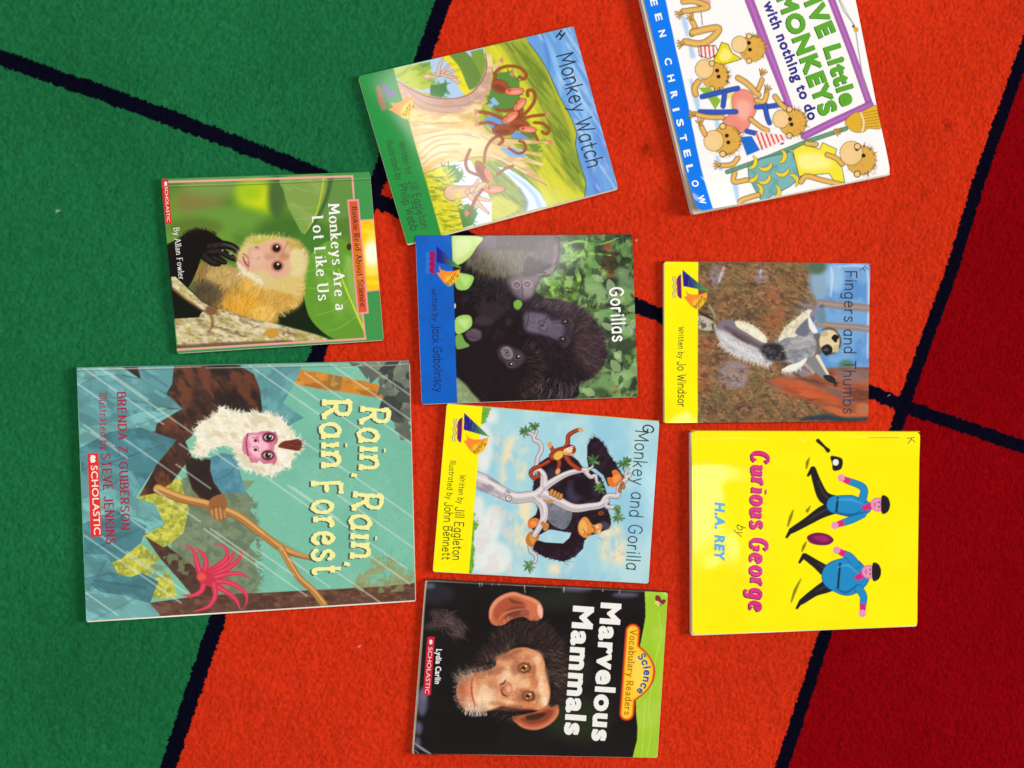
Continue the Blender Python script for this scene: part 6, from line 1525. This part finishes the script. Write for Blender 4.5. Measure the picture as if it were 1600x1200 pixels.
# ---------------------------------------------------------------- yellow cover: title kept, the drawing replaced by plain stand-in figures
def yellow_book():
    c = Cover((1060, 660, .29176), [(70, 48), (1292, 52), (1278, 1088), (75, 1138)], .0042, 1.0, (255, 242, 0), 12)
    c.mottle(None, (252, 236, 0), 200, .6, .42, .7); c.mottle(None, (255, 246, 20), 160, .5, .5, .7, seed=3)
    bk, bu, bd, pk, mg = (34, 30, 32), (34, 140, 200), (20, 84, 140), (236, 150, 190), (224, 34, 126)
    # ground strokes
    for q in ([(700, 190), (690, 215), (685, 245)], [(615, 470), (600, 510), (586, 555)], [(685, 640), (672, 664), (662, 690)], [(655, 840), (625, 900), (605, 960)], [(705, 450), (690, 474)]):
        c.line(q, [5, 16, 7], (96, 90, 20), 8, .8)
    def person(hip, chest, head, legs, arms, girth):
        for q in legs:
            c.line(q, [62 + girth * .1, 58 + girth * .06, 46, 32], bk, 3); c.line([(q[-1][0] - 4, q[-1][1]), (q[-1][0] - 26, q[-1][1] + 34)], [24, 14], bk, 3)
            c.line([(x + 6, y - 6) for x, y in q[:-1]], [10, 12, 6], (84, 80, 92), 10, .5)
        c.line([hip, ((hip[0] + chest[0]) / 2, (hip[1] + chest[1]) / 2), chest], [girth * .8, girth, girth * .6], bd, 3)
        c.line([hip, ((hip[0] + chest[0]) / 2, (hip[1] + chest[1]) / 2), chest], [girth * .8 - 8, girth - 8, girth * .6 - 8], bu, 3)
        for q in arms:
            c.line(q, [48, 42, 36], bd, 3); c.line(q, [42, 36, 30], bu, 3)
            e = np.array(q[-1], float); d = e - np.array(q[-2], float); d /= np.hypot(*d)
            c.line([e, e + d * 16], 34, mg, 2); c.ell(*(e + d * 36), 20, 20, pk, 4)
        c.line([chest, head], 34, mg, 3)
        c.ell(*head, 40, 38, (196, 90, 140), 3); c.ell(*head, 37, 35, pk, 4)
        hx, hy = head
        m0 = np.array(hip, float); m1 = np.array(chest, float); ax_ = (m1 - m0) / np.hypot(*(m1 - m0)); nr_ = np.array([-ax_[1], ax_[0]])
        c.line([m0 + nr_ * girth * .32, (m0 + m1) / 2 + nr_ * girth * .40, m1 + nr_ * girth * .2], [6, 14, 6], bd, 8, .8); c.line([m0 - nr_ * girth * .3 + ax_ * 10, m0 + nr_ * girth * .3 + ax_ * 10], 12, (24, 40, 60), 3, .9, False)
        c.line([m0 - nr_ * girth * .2, (m0 + m1) / 2 - nr_ * girth * .28, m1 - nr_ * girth * .1], [6, 14, 6], (84, 176, 226), 10, .7)
        c.ell(hx + 6, hy - 12, 4, 5, (90, 30, 60), 2); c.ell(hx + 6, hy + 12, 4, 5, (90, 30, 60), 2); c.line([(hx - 14, hy - 10), (hx - 18, hy), (hx - 14, hy + 10)], 4, (150, 50, 90), 2)
        c.blob([(hx + 20, hy - 44), (hx + 52, hy - 40), (hx + 66, hy), (hx + 52, hy + 40), (hx + 20, hy + 44)], bk, 3)
    c.blob([(690, 610), (740, 590), (800, 600), (832, 630), (800, 656), (740, 656), (700, 640)], (120, 20, 80), 4); c.blob([(720, 612), (780, 606), (810, 628), (770, 640)], (164, 36, 110), 14)
    person((840, 440), (1000, 455), (1068, 440), [[(850, 430), (780, 400), (742, 320), (720, 250)], [(850, 450), (770, 480), (690, 530), (606, 580)]], [[(985, 415), (990, 350), (905, 312)], [(985, 490), (930, 520), (872, 540)]], 122)
    person((850, 820), (960, 830), (1020, 800), [[(850, 790), (800, 800), (740, 760), (675, 715)], [(850, 850), (790, 880), (730, 910), (660, 960)]], [[(950, 760), (920, 720), (880, 700)], [(965, 890), (990, 930), (985, 985)]], 214)
    # a dark bag and a round disc in the place of the small props
    c.blob([(815, 180), (870, 190), (880, 215), (870, 250), (830, 258), (822, 220)], bk, 3); c.ell(842, 214, 17, 17, (240, 238, 232), 3)
    c.line([(745, 98), (780, 130), (800, 150)], [22, 14, 24], bk, 3)
    c.line([(1016, 80), (1080, 82), (1178, 80)], 3, (150, 140, 50), 2, .8)
    # pale scuffs along the bent hinge
    for q in ([(90, 90), (300, 84), (500, 92)], [(640, 80), (670, 100), (690, 74)], [(75, 220), (180, 210)], [(860, 72), (1000, 76), (1200, 70)]):
        c.line(q, [3, 8, 3][:len(q)], (255, 250, 150), 8, .6)
    c.lift = wave((.05, .45, .16, .20, .0013), (.20, .60, .04, .10, .0003), (.14, .30, .05, .05, .0003), (.10, .68, .05, .06, .0003), (.16, .16, .3, .07, .0013), (.5, .05, .14, .05, .0012), (.72, .96, .22, .10, .0016), (.95, .03, .1, .08, .0010), (.30, .72, .10, .12, .0006))
    c.build('picture_book', 'all yellow Curious George book with magenta title lettering', GLOSS, PAPER, GROUP, (236, 214, 40), (.0010, 0, 0, .0010), corner=7)
    c.write('title', 'Curious George', (394, 156), (384, 1016), 88, (222, 30, 130), wt=.33, thin=.15, serif=.2, gap=15, shear=.16, shadow=(-6, 5, (104, 20, 70)))
    c.write('byline', 'by', (314, 546), (308, 602), 46, (56, 52, 20), wt=.09, shear=.3)
    c.write('author_line', 'H.A. REY', (196, 430), (194, 736), 52, (70, 172, 224), font='sans', bold=.1, shear=.15)
    c.write('pen_mark', 'K', (1222, 84), (1226, 116), 40, (70, 60, 50), wt=.07)

# ---------------------------------------------------------------- young chimpanzee cover
def chimp_book():
    c = Cover((620, 890, .28125), [(163, 58), (1505, 127), (1447, 1045), (88, 1022)], .0020, 1.0, (27, 22, 22), 13)
    c.mottle(None, (20, 16, 16), 200, .8, .42, .65); c.ell(1000, 830, 180, 120, (38, 46, 26), 120, 0, .9); c.ell(880, 160, 160, 60, (38, 42, 34), 90, 0, .8); c.ell(200, 130, 120, 60, (44, 44, 54), 60, 0, .8); c.ell(1000, 560, 90, 90, (34, 40, 28), 80, 0, .8)
    # arm and fist of hair, upper left
    for (x, y, rx, ry, an) in ((250, 260, 70, 30, 20), (320, 300, 70, 34, 40), (340, 350, 40, 30, 20), (210, 310, 60, 20, -10)):
        c.ell(x, y, rx, ry, (84, 66, 64), 40, an, .7)
    c.hair([(160, 280), (260, 210), (380, 300), (360, 380), (300, 360), (200, 330)], 150, 50, 35, [(120, 98, 94), (56, 46, 48), (96, 76, 72), (40, 32, 34)], 5, 30, .6)
    # ears
    e1 = [(512, 262), (516, 215), (545, 168), (595, 138), (650, 124), (690, 140), (740, 150), (790, 180), (812, 216), (806, 262), (780, 286), (740, 282), (700, 262), (640, 276), (596, 306), (552, 312), (524, 296)]
    c.blob(e1, (206, 112, 74), 7); c.blob([(535, 250), (560, 190), (620, 155), (680, 165), (720, 200), (680, 240), (620, 250), (570, 296)], (176, 84, 56), 26); c.blob([(600, 240), (640, 210), (700, 206), (720, 240), (690, 258), (640, 268)], (132, 62, 48), 22)
    c.line([(520, 270), (530, 210), (580, 156), (650, 134), (720, 156), (780, 184), (800, 230)], [10, 18, 20, 18, 18, 22, 14], (232, 150, 112), 12, .9); c.line([(560, 300), (590, 250), (660, 226), (720, 220)], [6, 14, 12, 6], (216, 128, 90), 10, .8); c.line([(625, 160), (650, 180), (700, 186)], [6, 18, 6], (110, 50, 36), 12, .8); c.line([(600, 270), (640, 240), (690, 230)], 8, (96, 44, 34), 8, .7)
    c.ell(796, 232, 14, 40, (246, 186, 170), 12, -10); c.ell(710, 240, 26, 20, (160, 80, 70), 12)
    e2 = [(640, 818), (700, 806), (770, 790), (830, 758), (872, 738), (896, 752), (902, 790), (880, 834), (830, 872), (770, 888), (700, 876), (660, 846)]
    c.blob(e2, (190, 98, 62), 7); c.blob([(690, 826), (770, 808), (840, 776), (870, 790), (830, 840), (760, 862), (710, 850)], (140, 66, 44), 20); c.blob([(720, 812), (790, 796), (830, 800), (790, 830), (730, 836)], (70, 36, 28), 18)
    c.line([(650, 836), (710, 876), (780, 882), (846, 852), (890, 800), (886, 756)], [8, 14, 16, 14, 14, 8], (218, 132, 92), 10, .85)
    # dark head hair
    hd = [(420, 560), (480, 460), (560, 330), (700, 290), (840, 300), (930, 420), (950, 600), (920, 720), (850, 760), (860, 650), (830, 500), (780, 440), (690, 420), (600, 470)]
    c.blob(hd, (38, 27, 25), 20); c.hair(hd, 320, 60, lambda x, y: math.degrees(math.atan2(y - 600, x - 640)), [(66, 48, 44), (26, 20, 20), (96, 72, 64), (52, 38, 36)], 5, 20, .5)
    c.hair([(790, 440), (900, 440), (940, 560), (910, 660), (850, 620), (830, 520)], 120, 54, 10, [(120, 92, 82), (80, 60, 54), (150, 120, 104), (44, 34, 32)], 4, 22, .6); c.hair([(480, 520), (560, 470), (660, 420), (640, 460), (560, 520)], 90, 50, -110, [(132, 104, 92), (80, 60, 54), (44, 34, 32)], 4, 24, .6)
    # face
    fc = [(336, 640), (360, 600), (400, 580), (440, 572), (500, 562), (545, 540), (560, 500), (600, 470), (650, 440), (710, 432), (760, 446), (800, 470), (822, 520), (822, 570), (838, 620), (852, 670), (846, 720), (826, 760), (790, 780), (740, 776), (690, 772), (640, 766), (590, 758), (540, 774), (490, 784), (430, 792), (380, 778), (350, 740), (332, 690)]
    c.blob(fc, (220, 136, 86), 12)
    for (x, y, rx, ry, cc, s) in ((480, 690, 110, 70, (240, 178, 126), 80), (470, 750, 90, 30, (248, 204, 160), 40), (560, 620, 60, 70, (230, 164, 116), 60), (620, 560, 60, 60, (238, 180, 134), 50), (680, 620, 70, 40, (236, 176, 130), 50), (640, 740, 60, 24, (234, 172, 122), 30), (380, 660, 40, 60, (214, 124, 82), 40), (600, 500, 50, 30, (222, 154, 112), 40), (800, 620, 40, 90, (240, 184, 132), 50), (810, 720, 34, 40, (246, 200, 150), 36), (770, 490, 40, 40, (222, 150, 108), 40), (690, 480, 60, 30, (206, 134, 96), 36), (770, 600, 30, 60, (206, 122, 78), 36), (660, 700, 30, 60, (214, 138, 94), 36), (500, 640, 50, 30, (206, 128, 84), 40), (430, 600, 60, 22, (196, 112, 74), 30)):
        c.ell(x, y, rx, ry, cc, s, 0, .85)
    c.mottle(fc, (190, 108, 70), 26, .35, .5, .65, 0, 2); c.mottle(fc, (252, 208, 160), 22, .3, .54, .68, seed=3)
    for q in ([(580, 500), (620, 520), (650, 560), (640, 600)], [(600, 480), (640, 500), (668, 530)], [(520, 580), (560, 560), (600, 570), (640, 640)], [(640, 660), (670, 690), (660, 750)], [(600, 700), (640, 700), (680, 680)], [(480, 590), (530, 590), (560, 620)], [(560, 700), (590, 720), (600, 750)], [(750, 520), (790, 560), (800, 600)], [(770, 650), (800, 680), (800, 740)], [(650, 640), (690, 640), (740, 620)], [(460, 630), (500, 660), (510, 720)]):
        c.line(q, [3, 6, 4, 3][:len(q)], (170, 100, 68), 8, .42); c.line([(x + 7, y + 4) for x, y in q], 5, (252, 212, 172), 8, .35)
    for (x, y, rx, ry, cc, s) in ((470, 735, 90, 40, (254, 214, 172), 50), (560, 600, 40, 40, (246, 190, 144), 40), (820, 690, 22, 60, (254, 214, 168), 30), (790, 560, 24, 50, (250, 196, 146), 30), (640, 600, 40, 30, (248, 196, 150), 30), (700, 640, 40, 20, (248, 196, 150), 26), (600, 740, 60, 16, (250, 200, 152), 22), (360, 640, 20, 50, (190, 100, 64), 26), (500, 574, 70, 14, (178, 100, 66), 22), (610, 490, 50, 16, (170, 100, 70), 20), (650, 774, 120, 10, (150, 80, 54), 18)):
        c.ell(x, y, rx, ry, cc, s, 0, .7)
    # brow, eyes
    c.line([(668, 470), (740, 462), (790, 500), (806, 560)], [12, 26, 26, 14], (226, 160, 116), 18, .8); c.line([(800, 620), (830, 680), (810, 750)], [14, 26, 14], (244, 192, 146), 16, .8)
    for (x, y, an) in ((706, 546, 8), (729, 702, 12)):
        c.ell(x, y, 42, 36, (170, 100, 70), 22, an, .8); c.ell(x, y, 34, 29, (66, 36, 26), 6, an); c.ell(x, y, 28, 24, (150, 88, 34), 5, an); c.ell(x + 3, y - 2, 20, 17, (178, 112, 44), 8, an); c.ell(x - 2, y + 1, 12, 11, (22, 13, 10), 4); c.ell(x + 11, y - 9, 6, 5, (244, 232, 214), 2); c.ell(x - 6, y + 12, 5, 4, (220, 190, 150), 3)
        c.line([(x - 30, y - 14), (x - 34, y + 8), (x - 22, y + 30)], 5, (120, 70, 50), 4, .8); c.line([(x + 26, y - 26), (x + 38, y), (x + 30, y + 26)], 6, (92, 52, 38), 4, .9)
    for (x, y, rx, ry, cc, s, an, al) in ((660, 545, 26, 44, (150, 86, 60), 30, 10, .6), (690, 700, 22, 40, (150, 86, 60), 28, 10, .55), (760, 560, 14, 40, (150, 88, 60), 20, 8, .6), (784, 710, 12, 36, (160, 94, 64), 18, 10, .5), (560, 560, 40, 22, (150, 84, 58), 30, -20, .6), (560, 745, 46, 14, (150, 84, 58), 24, 5, .5), (640, 760, 60, 10, (120, 64, 46), 18, 0, .5), (640, 466, 60, 16, (140, 82, 58), 26, -20, .6), (540, 640, 24, 60, (188, 112, 74), 30, 0, .5), (360, 700, 22, 50, (176, 96, 64), 30, 10, .5)):
        c.ell(x, y, rx, ry, cc, s, an, al)
    for (x, y, rx, ry, s, an, al) in ((480, 700, 36, 70, 40, 8, .6), (530, 690, 24, 30, 30, 0, .5), (800, 640, 14, 50, 22, 4, .7), (822, 730, 14, 26, 18, -10, .8), (780, 500, 22, 22, 24, 0, .6), (610, 580, 26, 20, 24, 30, .5), (645, 655, 20, 16, 18, 0, .5), (440, 770, 40, 10, 18, 0, .6), (600, 610, 18, 20, 20, 0, .4)):
        c.ell(x, y, rx, ry, (255, 226, 190), s, an, al)
    # nose, mouth
    c.blob([(566, 650), (584, 628), (612, 622), (640, 640), (640, 680), (612, 704), (584, 690)], (206, 132, 92), 14); c.line([(572, 640), (592, 632), (606, 612)], [6, 12, 5], (104, 52, 38), 5, .95); c.line([(576, 668), (590, 694), (614, 704)], [5, 12, 6], (104, 52, 38), 5, .95); c.ell(622, 664, 14, 18, (236, 176, 134), 12); c.ell(588, 662, 12, 12, (166, 94, 66), 10)
    c.line([(424, 588), (414, 640), (418, 700), (432, 748), (430, 768)], [6, 10, 10, 9, 4], (172, 70, 66), 5, .95); c.line([(408, 620), (402, 680), (414, 740)], [6, 16, 8], (232, 140, 124), 10, .8); c.line([(436, 600), (430, 680), (446, 750)], 8, (242, 184, 138), 10, .7)
    c.mottle(fc, (176, 104, 70), 7, .16, .5, .62, 0, 1.4, seed=8); c.mottle(fc, (255, 220, 182), 6, .16, .54, .66, seed=9)
    c.hair(hd, 600, 46, lambda x, y: math.degrees(math.atan2(y - 600, x - 640)), [(84, 64, 58), (16, 12, 12), (110, 84, 76), (48, 36, 34)], 2.4, 18, .45)
    # pale chin whiskers
    c.edge_hair([(545, 540), (440, 568), (380, 584), (340, 620), (330, 690), (350, 745), (385, 780), (430, 794), (500, 786)], 170, 76, [(170, 142, 124), (128, 102, 90), (206, 184, 168), (90, 72, 66)], 3, 16, .6, 1); c.hair([(320, 600), (400, 560), (480, 540), (420, 580), (350, 640)], 70, 50, -140, [(150, 124, 110), (90, 70, 64), (190, 166, 150)], 3.5, 20, .6); c.edge_hair([(380, 786), (430, 798), (500, 792)], 40, 60, [(226, 212, 204), (180, 160, 150)], 4, 14, .8, 1)
    c.hair([(520, 780), (600, 765), (760, 790), (640, 830), (560, 820)], 80, 50, 140, [(70, 50, 46), (40, 30, 28), (96, 70, 62)], 4, 24, .5)
    # green head band with waved edge
    gb = [(1376, 100), (1520, 100), (1460, 1060), (1308, 1060), (1318, 1010), (1334, 950), (1338, 880), (1330, 800), (1328, 720), (1336, 640), (1344, 560), (1348, 480), (1352, 420), (1370, 330), (1382, 260), (1380, 190)]
    c.poly(gb, (164, 206, 46), 2); c.mottle(gb, (184, 216, 84), 120, .5, .5, .7)
    for q in ([(1452, 240), (1470, 360), (1440, 480), (1420, 620)], [(1425, 600), (1400, 760), (1412, 880), (1390, 1040)], [(1380, 720), (1372, 860), (1360, 1040)]): c.line(q, 4, (200, 226, 116), 3, .8)
    c.region('header_band', gb)
    # badge
    for gw, cc in ((14, (206, 60, 30)), (6, (246, 130, 30)), (0, (254, 206, 46))):
        c.line([(1311, 342), (1278, 798)], 58 + gw * 2, cc, 3, 1, False)
        c.blob([(1300, 438 - gw), (1360 + gw * .3, 450 - gw), (1408 + gw, 510), (1420 + gw, 570), (1402 + gw, 640), (1350, 696 + gw), (1290, 704 + gw)], cc, 3)
    c.blob([(1330, 470), (1380, 510), (1396, 570), (1376, 640), (1326, 680), (1310, 570)], (255, 222, 90), 30, .8)
    c.region('series_badge', [(1290, 306), (1330, 306), (1352, 430), (1400, 470), (1430, 570), (1400, 660), (1350, 710), (1326, 712), (1314, 820), (1280, 838), (1240, 820), (1256, 640), (1272, 330)])
    # butterfly emblem
    for q in ([(1440, 142), (1462, 150), (1466, 172), (1450, 178), (1436, 166)], [(1456, 186), (1476, 166), (1494, 172), (1480, 192), (1466, 200)]): c.blob(q, (60, 20, 30), 2); c.blob([(x * .8 + sum(a for a, _ in q) / 5 * .2, y * .8 + sum(b for _, b in q) / 5 * .2) for x, y in q], (150, 34, 54), 3)
    c.ell(1440, 182, 8, 10, (236, 220, 120), 3, 30); c.ell(1452, 194, 8, 8, (236, 220, 120), 3); c.line([(1448, 176), (1472, 196)], 4, (240, 236, 220), 2)
    # bluish sheen painted along the edges, and the corner crease
    for (x, y, rx, ry) in ((140, 740, 30, 70), (150, 690, 20, 40), (120, 880, 22, 36), (115, 960, 16, 30), (1270, 140, 70, 14), (180, 90, 30, 16), (1000, 110, 80, 12)): c.ell(x, y, rx, ry, (110, 110, 142), 34, 0, .75)
    c.line([(98, 960), (140, 990), (186, 1018)], [4, 14, 8], (150, 150, 168), 5, .9); c.line([(100, 1000), (120, 1016)], 5, (170, 170, 180), 4, .8)
    # white nicks along the stapled edge
    for (x, y, L) in ((458, 70, 26), (530, 74, 14), (708, 84, 48), (566, 78, 10), (928, 96, 34), (930, 98, 20), (1145, 108, 14), (1240, 112, 22), (820, 92, 8), (470, 74, 18)): c.line([(x, y), (x + c.rnd.uniform(-6, 6), y + L)], [5, 2], (214, 208, 196), 3, .85, False)
    c.line([(165, 62), (500, 80), (900, 98), (1370, 122)], [5, 3, 4, 3], (196, 184, 166), 3, .7); c.line([(164, 62), (150, 240), (125, 600), (90, 1020)], [7, 5, 6, 7], (206, 186, 150), 3, .85); c.line([(90, 1020), (400, 1026), (900, 1036)], 3, (150, 136, 120), 3, .6)
    tag = [(170, 374), (212, 373), (188, 697), (146, 700)]
    c.poly(tag, (204, 34, 56), 1.5); c.region('publisher_label', tag)
    c.lift = wave((.10, .75, .12, .3, .0008), (.97, .45, .06, .14, .0008), (.96, .03, .1, .08, .0006), (.05, .98, .06, .06, .0016), (.3, .04, .2, .05, .0004))
    c.build('picture_book', 'black Marvelous Mammals book with worn edges and a young chimp face', GLOSS, PAPER, GROUP, (60, 54, 50), (.0009, .0003, .0004, .0003), corner=5)
    W = (242, 240, 234)
    c.write('title', 'Marvelous', (1140, 190), (1088, 942), 108, W, font='sans', bold=.095)
    c.write('title', 'Mammals', (986, 208), (936, 908), 110, W, font='sans', bold=.095)
    pb = c.parts.get('series_badge')
    c.write('badge_lettering', 'Vocabulary Readers', (1298, 336), (1264, 808), 36, (186, 84, 26), pb, wt=.14, thin=.09, serif=.14, gap=15)
    c.write('badge_lettering', 'Science', None or (0, 0), (1, 1), 38, (30, 84, 170), pb, arc=[(1340, 482), (1368, 530), (1374, 580), (1362, 632), (1330, 680)], wt=.2, gap=18, off=.00016)
    c.write('publisher_lettering', 'SCHOLASTIC', (176, 430), (156, 688), 24, (246, 220, 222), c.parts.get('publisher_label'), font='sans', bold=0)
    book_icon(c, (190, 402), 13, c.parts.get('publisher_label'))
    c.write('author_line', 'Lydia Carlin', (220, 442), (212, 632), 32, W, font='sans', bold=.06)

# ---------------------------------------------------------------- everything on the floor
savannah_book()
white_book()
leaf_book()
gorilla_book()
lemur_book()
forest_book()
tree_book()
yellow_book()
chimp_book()
